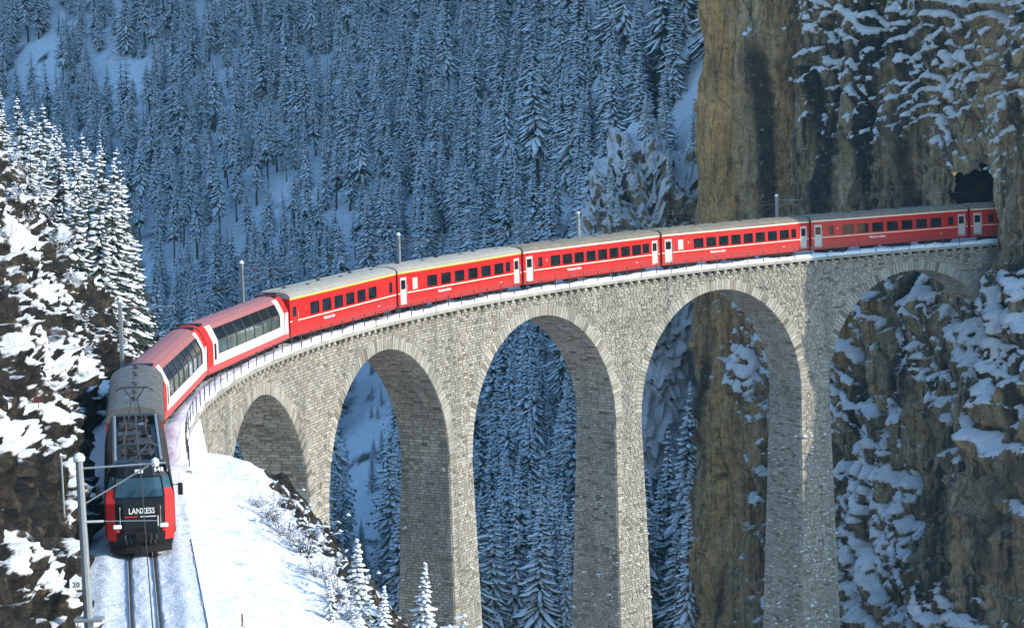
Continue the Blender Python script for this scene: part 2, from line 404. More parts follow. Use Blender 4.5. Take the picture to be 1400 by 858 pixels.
# ------------------------------------------------------------------ terrain
FLOOR = -52.0                                    # valley floor level
def catmull(pts, n):
    P = np.array(pts, float); P = np.vstack([2 * P[0] - P[1], P, 2 * P[-1] - P[-2]]); out = []
    for i in range(1, len(P) - 2):
        t = np.linspace(0, 1, n, endpoint=False)[:, None]
        p0, p1, p2, p3 = P[i - 1], P[i], P[i + 1], P[i + 2]
        a = np.sqrt(np.linalg.norm(p1 - p0)); b = np.sqrt(np.linalg.norm(p2 - p1)); c = np.sqrt(np.linalg.norm(p3 - p2))
        t0 = 0; t1 = a; t2 = a + b; t3 = a + b + c; tt = t1 + t * (t2 - t1)
        A1 = (t1 - tt) / (t1 - t0) * p0 + (tt - t0) / (t1 - t0) * p1
        A2 = (t2 - tt) / (t2 - t1) * p1 + (tt - t1) / (t2 - t1) * p2
        A3 = (t3 - tt) / (t3 - t2) * p2 + (tt - t2) / (t3 - t2) * p3
        B1 = (t2 - tt) / (t2 - t0) * A1 + (tt - t0) / (t2 - t0) * A2
        B2 = (t3 - tt) / (t3 - t1) * A2 + (tt - t1) / (t3 - t1) * A3
        out.append((t2 - tt) / (t2 - t1) * B1 + (tt - t1) / (t2 - t1) * B2)
    return np.vstack(out + [P[-2][None]])
def seeds_value(px, py, seeds):
    r = np.zeros_like(px)
    for (u, v, ru, rv, k) in seeds: r += k * np.exp(-(((px - u) / ru) ** 2 + ((py - v) / rv) ** 2))
    return r
def band(u0, v0, u1, v1, r, k, n=7):
    return [(u0 + (u1 - u0) * i / (n - 1), v0 + (v1 - v0) * i / (n - 1), r, r, k) for i in range(n)]

# --- the cliff the tunnel enters, with the mountain it belongs to
plan = catmull([(330, 1500), (180, 760), (112, 450), (58, 310), (29, 274), (22.3, 265), (25.5, 256.5), (32, 248.5), (39, 238.5), (46.4, 226.5), (50.1, 215),
                (58, 206.5), (75, 201.1), (100, 193.5), (124, 186.1), (165, 173.3), (240, 150.3)], 60)
al = np.concatenate([[0], np.cumsum(np.linalg.norm(np.diff(plan, axis=0), axis=1))])
def u_of(x, y): return al[np.argmin((plan[:, 0] - x) ** 2 + (plan[:, 1] - y) ** 2)]
ua, ub = u_of(27, 271), u_of(51, 213); uE = u_of(22.3, 265); uP = u_of(46.4, 226.5)
uu = np.concatenate([np.linspace(0, ua, 90)[:-1], np.arange(ua, ub, 0.16), np.linspace(ub, al[-1], 70)])
zz = np.concatenate([[-75, -66, -58, -52, -48], np.arange(-45, 31, 0.16), [31.5, 33, 35, 38, 42, 47, 53, 60, 70, 85, 105, 130, 160, 200, 250, 310, 380, 460, 550, 650]])
px_, py_ = np.interp(uu, al, plan[:, 0]), np.interp(uu, al, plan[:, 1])
tx, ty = np.gradient(px_, uu), np.gradient(py_, uu); ln = np.hypot(tx, ty); nx, ny = ty / ln, -tx / ln
U, Z = np.meshgrid(uu, zz, indexing='ij')
rightw = sstep(uE + 12, uP - 4, U)
leanout = np.where(Z < 0, -Z * (0.03 + 0.20 * rightw), -Z * 0.05) - np.maximum(Z - 35, 0) / 1.7
X0 = px_[:, None] + nx[:, None] * leanout; Y0 = py_[:, None] + ny[:, None] * leanout
cpx, cpy, _ = to_px(np.stack([X0, Y0, Z], -1))
dense = sstep(ua - 30, ua, U) * (1 - sstep(ub, ub + 30, U))
amp = np.where(Z > 32, 2.2, 1.0)
smooth_strip = np.exp(-((cpx - 985) / 38) ** 2) * (cpy < 330)
d = 1.5 * fbm(U / 15, Z / 26, 0.3, 3) * amp
d += 1.1 * ridged(U / 6.0, Z / 20, 2.3, 3) + 0.5 * fbm(U / 1.6, Z / 14, 21.3, 2) * dense
d = d + 0.0 * ridged(U / 6.0, Z / 20, 2.3, 1) * (1 - 0.65 * smooth_strip)
d += (0.62 * fbm(U / 2.4, Z / 4.0, 4.1, 4) + 0.34 * ridged(U / 1.5, Z / 1.7, 7.1, 2)) * (1 - 0.6 * smooth_strip) * dense
lw = np.clip(sstep(1080, 1130, cpx) * (1 - sstep(150, 300, cpy)) + 0.85 * sstep(345, 400, cpy) * sstep(1000, 1050, cpx), 0, 1) * dense
def ledge(per, slope, A, sd, wob=0.9):
    ph = (Z + slope * (U - uE)) / per + wob * fbm(U / 9, Z / 9, sd, 3); fr = ph - np.floor(ph)
    return A * (np.where(fr < 0.78, fr / 0.78, (1 - fr) / 0.22) - 0.5)
dl = np.where(Z > 2, ledge(5.2, 0.45, 0.95, 3.7, 1.9) + ledge(2.1, -0.5, 0.45, 5.9, 1.6), ledge(8.5, 0.75, 1.9, 1.7) + ledge(2.7, 0.6, 0.6, 9.9))
d += dl * lw
near_deck = np.exp(-((U - uP) / 5.0) ** 2) * np.exp(-((Z - 0) / 9.0) ** 2)
d *= (1 - 0.8 * near_deck)
CP = np.stack([X0 + nx[:, None] * d, Y0 + ny[:, None] * d, Z + 0.15 * fbm(U / 1.7, Z / 1.7, 6.6, 2) * dense], -1)
nrm = grid_normals(CP); nrm *= np.sign(np.sum(nrm * np.stack([nx, ny, 0 * nx], -1)[:, None, :], -1, keepdims=True) + 1e-9)
cl_seeds = [(1140, 20, 45, 28, .8), (1235, 15, 60, 30, .8), (1300, 110, 48, 55, .75), (1265, 45, 40, 30, .5), (1330, 30, 40, 30, .5), (1390, 40, 25, 40, .5),
            (1165, 92, 28, 13, .5), (1345, 240, 26, 16, .8), (1390, 160, 18, 25, .5), (1050, 48, 18, 14, .55), (1384, 215, 10, 30, .4), (1110, 108, 22, 10, .5), (1380, 275, 14, 22, .5),
            (985, 275, 14, 25, .35), (1190, 425, 30, 12, .7), (1270, 400, 13, 26, .5), (1230, 700, 50, 60, .55), (1190, 760, 42, 60, .55), (1185, 640, 36, 50, .55), (1300, 815, 50, 35, .55), (1160, 820, 30, 40, .5),
            (1385, 425, 32, 45, .9), (1345, 465, 25, 22, .6), (1375, 560, 20, 40, .35), (1150, 530, 20, 34, .6), (1012, 500, 28, 42, .75), (1000, 420, 25, 18, .55), (1040, 480, 16, 40, .4),
            (1385, 480, 20, 30, .4), (1340, 640, 20, 30, .35), (1370, 600, 18, 20, .35)]
cl_seeds += band(1150, 465, 1282, 600, 11, .42) + band(1235, 465, 1325, 565, 12, .42) + band(1150, 560, 1215, 660, 14, .3)
bare = [(985, 120, 42, 190, .8), (1060, 200, 40, 120, .35), (990, 700, 40, 180, .5), (1345, 730, 60, 110, .9), (1225, 505, 34, 22, .5), (1290, 690, 30, 90, .7), (1270, 560, 26, 40, .4), (1150, 620, 14, 40, .4), (1310, 480, 14, 30, .3), (1270, 300, 120, 60, .5), (1180, 250, 60, 60, .3), (1340, 300, 30, 30, .3)]
sn = 0.10 + 0.10 * lw + 0.95 * (nrm[..., 2] - 0.22) * (0.45 + 0.55 * np.clip(lw, 0, 1)) + 0.80 * seeds_value(cpx, cpy, cl_seeds) * np.clip(0.75 + 1.5 * nrm[..., 2], 0.3, 1.5) - seeds_value(cpx, cpy, bare)
sn += 0.16 * fbm(U / 2.2, Z / 2.2, 3.3, 3)
sn = np.where((Z > 32) | (dense < 0.5), nrm[..., 2] * 1.1, sn)
ochre = np.clip(1.15 * np.exp(-((cpx - 985) / 40) ** 2) * (cpy < 330) + 0.85 * np.exp(-((cpx - 990) / 45) ** 2) * (cpy > 380) + 0.4 * np.exp(-((cpx - 1075) / 30) ** 2) + 0.45 * np.exp(-((cpx - 1160) / 25) ** 2) * np.exp(-((cpy - 470) / 60) ** 2)
                + 0.3 * np.clip(fbm(U / 5, Z / 14, 8.8, 2), 0, 1), 0, 1)
stk_gap = np.clip(1.1 * np.exp(-((cpx - 1048 - 0.06 * cpy) / 13) ** 2) * sstep(20, 90, cpy) * (cpy < 340) + 1.2 * np.exp(-((cpx - 1130 - 0.08 * (cpy - 150)) / 11) ** 2) * (cpy > 90) * (cpy < 330)
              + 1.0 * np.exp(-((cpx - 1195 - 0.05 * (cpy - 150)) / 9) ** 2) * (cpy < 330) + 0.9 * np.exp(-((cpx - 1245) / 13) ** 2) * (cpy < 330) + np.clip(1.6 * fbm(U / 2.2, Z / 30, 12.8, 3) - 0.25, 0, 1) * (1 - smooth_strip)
              + 0.6 * lw * np.clip(fbm(U / 4, Z / 8, 2.8, 3), 0, 1) + 1.2 * np.exp(-((cpx - 1360) / 13) ** 4) * np.exp(-((cpy - 305) / 55) ** 4), 0, 1)  # last term paints the dark of the missing gap beside the portal onto rock
CP = CP + nrm * (0.38 * sstep(0.42, 0.62, sn) * dense * (Z < 32))[..., None]
# tunnel mouth cut out of the sheet
cx = CP[:-1, :-1] * .25 + CP[1:, :-1] * .25 + CP[:-1, 1:] * .25 + CP[1:, 1:] * .25
rr = np.hypot(cx[..., 0] - CEN[0], cx[..., 1] - CEN[1]); ang = np.arctan2(cx[..., 1] - CEN[1], cx[..., 0] - CEN[0]) - _al
off = R - rr; hh = cx[..., 2] + GR * ang * R
mouth = (np.abs(ang * R + 3) < 12) & (hh > -0.3) & (((hh < 3.6) & (off < 2.5 + .15 * np.sin(hh * 2.9)) & (off > -4.3 + .4 * np.sin(hh * 2.2))) | (np.hypot((off + .9) / 3.4, (hh - 3.6) / 3.6) < 1.0 + 0.10 * np.sin(hh * 2.3 + off * 2) + 0.07 * np.sin(off * 5)))
cliff = link('cliff', grid_mesh('cliff', CP, M['cliff'], dict(snow=sn, ochre=ochre, streak=stk_gap), ~mouth)); tag(cliff, kind='structure')
tag(cliff, 'towering brown and dark streaked cliff with snow ledges around the tunnel mouth')
# tunnel bore
prof = [(-5.0, -0.6)] + [(-5.0, 0.8), (-4.9, 3.4)] + [(5.0 * math.cos(a), 3.6 + 4.5 * math.sin(a)) for a in np.linspace(math.pi * .92, math.pi * .08, 9)] + [(4.9, 3.4), (5.0, 0.8), (5.0, -0.6)]
gi0, gi1 = np.searchsorted(uu, uP - 14), np.searchsorted(uu, uP + 14); gk0, gk1 = np.searchsorted(zz, -3), np.searchsorted(zz, 12)
sub = CP[gi0:gi1, gk0:gk1]; ni, nj = sub.shape[:2]
BV_C = BVHTree.FromPolygons([tuple(p) for p in sub.reshape(-1, 3)], [(i * nj + j, (i + 1) * nj + j, (i + 1) * nj + j + 1, i * nj + j + 1) for i in range(ni - 1) for j in range(nj - 1)])
starts = []
for (y, z) in prof:                                   # the bore starts where each of its lines meets the rock face
    st_ = -4.0
    for s in np.arange(9, -16, -.25):
        A_, B_ = tp(s, y, z), tp(s - .25, y, z); h_ = BV_C.ray_cast(A_, (B_ - A_).normalized(), (B_ - A_).length)
        if h_[0] is not None: st_ = s - .1; break
    starts.append(st_)
tb = MB(); rings = []
for i, f_ in enumerate(np.linspace(0, 1, 40)):
    rings.append([tp(s0_ + (-46 - s0_) * f_, y + (0.12 * math.sin(i * 2.1 + k) if i else 0), z + (0.08 * math.sin(i * 1.7 + 2 * k) if i else 0)) for k, ((y, z), s0_) in enumerate(zip(prof, starts))])
rings.append([tp(-46.5, y * .01, z * .01 + 2) for (y, z) in prof])
tb.loft(rings, False, 0, False)
tun = tb.build('tunnel_bore', M['hillrock']); tag(tun, 'dark rough rock tunnel bore swallowing the last coach', kind='structure')
tf = MB(); tf.loft([[tp(s, -5.2, -0.32), tp(s, 5.2, -0.32)] for s in np.linspace(-2.5, -46, 30)], False, 0, False)
tag(tf.build('tunnel_floor', M['hillrock']), 'gravel floor inside the rock tunnel', kind='structure')

# --- rock hill on the outer side of the track
hs = np.concatenate([np.linspace(72, 90, 30)[:-1], np.arange(90, 196, 0.17), [197, 200, 205, 212]])
hprof = np.array([(0, -0.9), (0.35, 0.6), (0.9, 2.2), (1.6, 4.2), (2.6, 6.3), (4.0, 8.7), (5.8, 11.6), (8, 14.6), (12, 17.5), (20, 21), (34, 24)])
hq = np.concatenate([np.linspace(0, 7, 190), np.linspace(7.1, 10, 40)])
pl_, pz_ = np.interp(hq, np.arange(11), hprof[:, 0]), np.interp(hq, np.arange(11), hprof[:, 1])
k5 = np.ones(25) / 25
pl_ = np.concatenate([pl_[:12], np.convolve(pl_, k5, 'same')[12:-12], pl_[-12:]]); pz_ = np.concatenate([pz_[:12], np.convolve(pz_, k5, 'same')[12:-12], pz_[-12:]])
S_, Q_ = np.meshgrid(hs, hq, indexing='ij')
lb = 2.35 + 5.6 * (1 - sstep(98, 132, S_))
hk = sstep(74, 101, S_) * (1 + 0.16 * fbm(S_ / 16, 0.2, 0.7, 2))
L_ = lb + pl_[None, :] * (1.0 + 0.25 * fbm(S_ / 9, 2.2, 0.3, 2)); H_ = -0.9 + (pz_[None, :] + 0.9) * hk - 16 * (1 - sstep(84, 103, S_))
base = tps(S_, -L_, H_)
n0 = grid_normals(base); n0 *= np.sign(n0[..., 2:3] + 1e-6)
fade = sstep(0.0, 0.9, Q_)
qx, qy, qz = base[..., 0], base[..., 1], base[..., 2]
dd = 0.75 * fbm(qx / 4.5, qy / 4.5, qz / 3.5, 4) + 0.42 * ridged(qx / 2.2 + qz / 3, qy / 2.2, qz / 1.4, 3) + 0.14 * fbm(qx / .6, qy / .6, qz / .45, 3)
ph = (qz + 0.5 * (qy - 100) * 0.4) / 2.7 + 0.9 * fbm(qx / 4, qy / 4, qz / 6, 3); fr = ph - np.floor(ph)
dd += 0.75 * (np.where(fr < .75, fr / .75, (1 - fr) / .25) - .5)
HP = base + n0 * (dd * fade * (1 - 0.0))[..., None]
n1 = grid_normals(HP); n1 *= np.sign(np.sum(n1 * n0, -1, keepdims=True) + 1e-9)
hpx, hpy, _ = to_px(HP)
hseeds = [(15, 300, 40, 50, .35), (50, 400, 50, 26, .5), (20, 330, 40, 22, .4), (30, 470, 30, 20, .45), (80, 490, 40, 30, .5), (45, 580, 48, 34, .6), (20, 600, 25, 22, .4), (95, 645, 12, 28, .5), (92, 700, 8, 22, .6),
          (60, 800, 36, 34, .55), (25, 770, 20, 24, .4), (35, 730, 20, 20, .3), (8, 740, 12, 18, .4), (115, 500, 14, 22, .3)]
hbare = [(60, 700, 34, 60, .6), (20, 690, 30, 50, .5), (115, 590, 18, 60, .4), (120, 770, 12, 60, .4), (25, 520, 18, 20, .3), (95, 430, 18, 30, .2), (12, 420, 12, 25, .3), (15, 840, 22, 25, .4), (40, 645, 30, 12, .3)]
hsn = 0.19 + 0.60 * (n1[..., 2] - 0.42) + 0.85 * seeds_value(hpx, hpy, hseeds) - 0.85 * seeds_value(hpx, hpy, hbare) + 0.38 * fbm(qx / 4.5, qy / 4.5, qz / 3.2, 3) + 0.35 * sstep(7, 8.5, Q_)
HP += n0 * (0.22 * sstep(0.42, 0.6, hsn) * fade)[..., None]
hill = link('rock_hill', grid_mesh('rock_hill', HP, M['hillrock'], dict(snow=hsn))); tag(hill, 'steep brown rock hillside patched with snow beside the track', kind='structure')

# --- snow embankment carrying the track beyond the viaduct
es = np.concatenate([np.arange(72, 118, 0.5), np.arange(118, 190, 0.18), [192, 196, 202, 210, 220]])
el = np.unique(np.round(np.concatenate([np.linspace(-7, -2.4, 24), np.linspace(-2.4, -0.8, 18), np.arange(-0.8, 0.8, 0.035), np.linspace(0.8, 2.4, 18), np.linspace(2.4, 16, 110), np.linspace(16.5, 45, 40), [50, 58, 70, 90]]), 4))
S2, L2 = np.meshgrid(es, el, indexing='ij')
le = 5.2 + 0.085 * (S2 - 118) + 0.9 * fbm(S2 / 5, 0.1, 0.2, 3)
slope = 0.47 - 0.28 * (1 - sstep(122, 145, S2))
zr = np.where(L2 < 2.1, -0.10, -0.10 - slope * (np.minimum(L2, le) - 2.1)) - np.maximum(L2 - le, 0) * 1.25
zr = np.where(L2 < -2.2, -0.10 - 0.15 * (-2.2 - L2), zr)
inb = (np.abs(L2) < 2.2)
for g0 in (-0.5, 0.5): zr -= 0.13 * np.exp(-((L2 - g0 - 0.0) / 0.085) ** 2) * (S2 > 126)
zr += (0.10 * np.exp(-((np.abs(L2) - 1.45) / 0.35) ** 2) + 0.04 * np.exp(-(L2 / 0.3) ** 2)) * (S2 > 126)
zr += 0.035 * fbm(S2 / 1.2, L2 / 0.5, 1.2, 3) * (np.abs(np.abs(L2) - .5) > .12)
zr += np.where(L2 > 2.2, (0.20 * fbm(S2 / 3.2, L2 / 2.4, 1.7, 4) + 0.05 * fbm(S2 / .9, L2 / .7, 6.7, 2)) * sstep(2.2, 4, L2), 0)
zr += np.where(L2 > le - 0.6, 0.9 * ridged(S2 / 2.4, L2 / 2.4, 4.4, 3) * sstep(0, 2.0, L2 - le), 0)
zr += 0.20 * np.exp(-((S2 - 141.4) / 1.3) ** 2) * sstep(0.7, 1.2, np.abs(L2)) * (1 - sstep(2.6, 3.4, L2))
drop = np.maximum(119.5 - S2, 0) * 1.0 + 1.9 * (1 - sstep(136, 139.5, S2)) * (L2 < 2.3) + 2.5 * (1 - sstep(122, 142, S2)) * sstep(2.2, 2.7, L2)
zr -= drop
EP = tps(S2, L2, zr); EP[..., 2] = np.maximum(EP[..., 2], FLOOR - 4)
ne = grid_normals(EP); ne *= np.sign(ne[..., 2:3] + 1e-6)
esn = 1.0 - 0.75 * sstep(0.0, 1.2, L2 - le) + 0.9 * (ne[..., 2] - 0.62) * sstep(0, 1, L2 - le) + 0.5 * fbm(S2 / 1.7, L2 / 1.7, 2.2, 3) * sstep(-0.4, .6, L2 - le)
emb = link('snow_embankment', grid_mesh('snow_embankment', EP, M['hillrock'], dict(snow=esn))); tag(emb, 'bright snow bank falling away from the track', kind='structure')

# --- valley, river and the forested far slope
def foot(x):
    x = np.asarray(x, float)
    return np.where(x < 0, 330 + 300 * (1 - np.exp(np.minimum(x, 0) / 130)), 330 - 92 * (1 - np.exp(-np.maximum(x, 0) / 40)))
def ground(X, Y):
    X = np.asarray(X, float); Y = np.asarray(Y, float)
    fp = np.where(X < 0, 2.3 * np.exp(np.minimum(X, 0) / 130), 2.3 * np.exp(-np.maximum(X, 0) / 40)); mm = 0.98 / np.sqrt(1 + fp * fp)
    t = (Y - foot(X)) / 14.0
    far = FLOOR + mm * 14.0 * np.where(t > 20, t, np.log1p(np.exp(np.minimum(t, 20)))) - 0.25 * np.maximum(Y - 900, 0)
    far = far + 4.0 * fbm(X / 60, Y / 60, 0.5, 3) * sstep(0, 60, Y - foot(X)) + 1.0 * fbm(X / 14, Y / 14, 2.5, 3) + 0.7 * fbm(X / 4.5, Y / 4.5, 3.5, 2)
    riv = Y - (foot(X) - 14)
    far = far - 3.5 * np.exp(-(riv / 12.0) ** 2) * (1 - sstep(-20, -10, X))
    Xe = -37 - 0.12 * (Y - 190)
    sp = -3 + np.where(X < Xe, 0.45 * (Xe - X), -1.5 * (X - Xe)) - 0.85 * np.maximum(Y - 214, 0) - 0.5 * np.maximum(165 - Y, 0) + 1.5 * fbm(X / 10, Y / 10, 4.5, 3)
    sp2 = -24 - 0.55 * (X + 52 + 0.20 * (Y - 260)) - 0.15 * np.abs(Y - 290) + 1.5 * fbm(X / 14, Y / 14, 6.5, 3)
    return np.maximum(np.maximum(far, np.maximum(np.where(Y < 290, sp, -90), np.where(Y > 200, sp2, -90))), FLOOR - 5)
gx = np.concatenate([np.linspace(-900, -240, 60)[:-1], np.linspace(-240, 130, 300), np.linspace(135, 420, 30)])
gy = np.concatenate([np.linspace(60, 160, 12)[:-1], np.linspace(160, 330, 130)[:-1], np.linspace(330, 900, 330), np.linspace(905, 1600, 50)])
GX, GY = np.meshgrid(gx, gy, indexing='ij')
GZ = ground(GX, GY)
GP = np.stack([GX, GY, GZ], -1); gn = grid_normals(GP); gn *= np.sign(gn[..., 2:3])
gsn = 0.84 + 0.55 * fbm(GX / 7, GY / 7, 1.5, 4) - 0.9 * np.clip(0.72 - gn[..., 2], 0, 1)
hsd = link('hillside', grid_mesh('hillside', GP, M['hillside'], dict(snow=gsn))); tag(hsd, 'snowy valley floor and steep forested slope in blue shade', kind='structure')
rv = MB(); rxs = np.linspace(-190, -9, 70)
rv.loft([[(x, float(foot(x)) - 14 - 16, FLOOR - 1.9), (x, float(foot(x)) - 14 + 16, FLOOR - 1.9)] for x in rxs], False, 0, False)
tag(rv.build('river', M['water']), 'dark river in the snowy valley floor', kind='structure')

# --- snow-plastered rock knob behind the viaduct
th, phs = np.meshgrid(np.linspace(0, 2 * np.pi, 220), np.linspace(0.02, np.pi * .8, 190), indexing='ij')
ex, ey, ez = np.sin(phs) * np.cos(th), np.sin(phs) * np.sin(th), np.cos(phs)
kk = 1 + 0.17 * fbm(ex * 2.0, ey * 2.0, ez * 6.0, 3) + 0.09 * fbm(ex * 8, ey * 8, ez * 25, 3)
ezz = np.sign(ez) * np.abs(ez) ** 1.0; flat = np.clip(np.sin(phs), 0, 1) ** 0.62 / np.maximum(np.sin(phs), 1e-3)
OPt = np.stack([17.0 + 8.2 * ex * flat * kk, 297 + 9 * ey * flat * kk, -13 + 22.5 * ezz * (0.5 + 0.5 * kk) + 2.4 * fbm(ex * 3, ey * 3, 1.5, 3)], -1)
no = grid_normals(OPt); no *= np.sign(np.sum(no * np.stack([ex, ey, ez], -1), -1, keepdims=True))
osn = 0.54 + 0.7 * (no[..., 2] - 0.05) + 0.45 * fbm(ex * 9, ey * 9, ez * 28, 3) + 0.5 * sstep(-5, -16, OPt[..., 2])
knob = link('rock_knob', grid_mesh('rock_knob', OPt, M['cliff'], dict(snow=osn))); tag(knob, 'snow plastered brown rock knob left of the cliff edge', kind='structure')

# ------------------------------------------------------------------ stone viaduct
viaduct = empty('stone_viaduct', 'tall curved limestone viaduct with round arches carrying the railway', 'viaduct', Matrix.Translation(tp(66, 0, FLOOR + 1.4)))
VIM = viaduct.matrix_world.inverted()
def vpart(name, mb, mats=None, parent=None, smooth=False):
    """mesh given in world coordinates, parented below the viaduct"""
    me = mb.mesh(name, mats, smooth) if isinstance(mb, MB) else mb
    me.transform(VIM)
    o = bpy.data.objects.new(name, me); COL.objects.link(o); o.parent = parent or viaduct
    return o
PIT = 23.75; PC = [18.85 + PIT * k for k in range(5)]            # pier centres (arclength)
AC = [18.85 - PIT / 2 + PIT * k for k in range(6)]                # arch centres
ARAD = 10.15; CROWN = -2.0; SPR = CROWN - ARAD                    # arch radius, crown and springing relative to rail
OI, OO = 2.22, -2.22                                              # inner and outer face offsets
BAT = 1 / 42.0                                                    # pier batter
S0, S1 = -4.0, 141.0
TOPZ = -0.45                                                      # top of masonry below the corbel course
def zabs_rel(s, z): return z
def face_off(zrel): return OI + max(0, SPR - zrel) * BAT * 1.3
def half_pier(zrel): return (PIT / 2 - ARAD) + max(0, SPR - zrel) * BAT
PBOT = -60.0

# core of the spandrel walls and vaults (the mortar the stones sit in)
core = MB()
for k, ac in enumerate(AC):
    ths = np.linspace(0, math.pi, 49)
    for i in range(48):
        a0, a1 = ths[i], ths[i + 1]
        s0, z0 = ac - ARAD * math.cos(a0), SPR + ARAD * math.sin(a0); s1, z1 = ac - ARAD * math.cos(a1), SPR + ARAD * math.sin(a1)
        core.quad(tp(s0, OI, z0), tp(s1, OI, z1), tp(s1, OO, z1), tp(s0, OO, z0))          # vault
        core.quad(tp(s0, OI, z0), tp(s0, OI, TOPZ), tp(s1, OI, TOPZ), tp(s1, OI, z1))
        core.quad(tp(s0, OO, z0), tp(s1, OO, z1), tp(s1, OO, TOPZ), tp(s0, OO, TOPZ))
for pc in PC:
    for a, b in ((pc - half_pier(0), pc), (pc, pc + half_pier(0))):
        core.quad(tp(a, OI, SPR), tp(a, OI, TOPZ), tp(b, OI, TOPZ), tp(b, OI, SPR)); core.quad(tp(a, OO, SPR), tp(b, OO, SPR), tp(b, OO, TOPZ), tp(a, OO, TOPZ))
for a, b in ((AC[5] + ARAD, 138.4), (138.4, S1)):                  # abutment beyond the last arch
    core.quad(tp(a, OI, SPR), tp(a, OI, TOPZ), tp(b, OI, TOPZ), tp(b, OI, SPR)); core.quad(tp(a, OO, SPR), tp(b, OO, SPR), tp(b, OO, TOPZ), tp(a, OO, TOPZ))
vpart('spandrel_wall', core, M['mortar'])
piers = []
for k, pc in enumerate(PC):
    mb = MB(); rings = []
    for z in np.linspace(SPR, PBOT, 9):
        hp = half_pier(z); fo = face_off(z)
        rings.append([tp(pc - hp, fo, z), tp(pc + hp, fo, z), tp(pc + hp, -fo, z), tp(pc - hp, -fo, z)])
    mb.loft(rings, True)
    piers.append(vpart('pier', mb, M['mortar']))

# stones: pillowed blocks on the faces
def pillow(q, n, d, inset):
    """q: four corners on the wall (Vector), n: outward normal"""
    c = (q[0] + q[1] + q[2] + q[3]) / 4
    lo = [p - n * 0.03 for p in q]
    mid = [p + n * d * 0.55 for p in q]
    hi = []
    for p in q:
        e = c - p; L = e.length
        hi.append(p + e * (inset / max(L, 0.05)) + n * (d + rng.uniform(-.012, .018)))
    return lo, mid, hi
class Stones:
    def __init__(s): s.v = []; s.f = []; s.t = []
    def add(s, q, n, d=0.055, inset=0.05, tone=None):
        lo, mid, hi = pillow(q, n, d, inset); b = len(s.v); s.v += [tuple(p) for p in lo + hi]
        s.f += [(b + 4, b + 5, b + 6, b + 7)] + [(b + i, b + (i + 1) % 4, b + 4 + (i + 1) % 4, b + 4 + i) for i in range(4)]
        s.t += [rng.random() if tone is None else tone] * 8
    def mesh(s, name, mat):
        me = bpy.data.meshes.new(name); me.from_pydata(s.v, [], s.f); me.materials.append(mat)
        at = me.attributes.new('tone', 'FLOAT', 'POINT'); at.data.foreach_set('value', np.array(s.t, np.float32)); me.update(); return me
sp_st = Stones(); pier_st = [Stones() for _ in PC]; vault_st = Stones(); cand = []
def jit(a): return rng.uniform(-a, a)
GAP = 0.022
def front_course(sa, sb, z0, z1, fo0, fo1, sink, pier=None):
    """one course of stones from arclength sa to sb"""
    s = sa
    while s < sb - 0.12:
        w = rng.uniform(0.28, 0.72)
        if sb - s - w < 0.35: w = sb - s
        a, b = s + GAP / 2, s + w - GAP / 2; zl, zh = z0 + GAP / 2, z1 - GAP / 2
        q = [tp(a, fo0, zl), tp(b, fo0, zl + jit(.012)), tp(b, fo1, zh + jit(.012)), tp(a, fo1, zh)]
        ang = _al + (s + w / 2) / R; n = Vector((-math.cos(ang), -math.sin(ang), 0))
        q = [q[1], q[0], q[3], q[2]]
        if pier is not None: cand.append((pier, q, n, w * (z1 - z0)))
        else: sink.add(q, n, rng.uniform(0.035, 0.075))
        s += w
CH = 0.215
# spandrels
z = TOPZ
RING = 0.92
while z > SPR - 0.01:
    z0 = z - CH * rng.uniform(0.85, 1.12)
    zm = (z + z0) / 2
    segs = []; cur = S0
    for ac in AC:
        rr_ = ARAD + RING - 0.12; dz = zm - SPR
        if dz < rr_:
            hw = math.sqrt(rr_ * rr_ - dz * dz)
            segs.append((cur, ac - hw)); cur = ac + hw
    segs.append((cur, S1))
    for a, b in segs:
        if b - a > 0.15: front_course(a, b, z0, z, OI, OI, sp_st)
    z = z0
# piers: front face and the two side faces
for k, pc in enumerate(PC):
    z = SPR
    zend = -50 if k != 4 else -30
    while z > zend:
        ch = CH * rng.uniform(0.9, 1.15); z0 = z - ch
        hp = half_pier((z + z0) / 2)
        front_course(pc - hp, pc + hp, z0, z, face_off(z0), face_off(z), pier_st[k], k)
        for sg in (1, -1):
            o = face_off(z)
            ang = _al + (pc) / R; n = Vector((-math.sin(ang), math.cos(ang), 0)) * sg
            while o > -face_off(z) + 0.1:
                w = rng.uniform(0.32, 0.75)
                if o - w < -face_off(z) + 0.3: w = o + face_off(z)
                a, b = o - GAP / 2, o - w + GAP / 2
                q = [tp(pc + sg * half_pier(z0), a, z0 + GAP / 2), tp(pc + sg * half_pier(z0), b, z0 + GAP / 2), tp(pc + sg * half_pier(z), b, z - GAP / 2), tp(pc + sg * half_pier(z), a, z - GAP / 2)]
                if sg < 0: q = [q[1], q[0], q[3], q[2]]
                pier_st[k].add(q, n, rng.uniform(0.03, 0.07)); o -= w
        z = z0
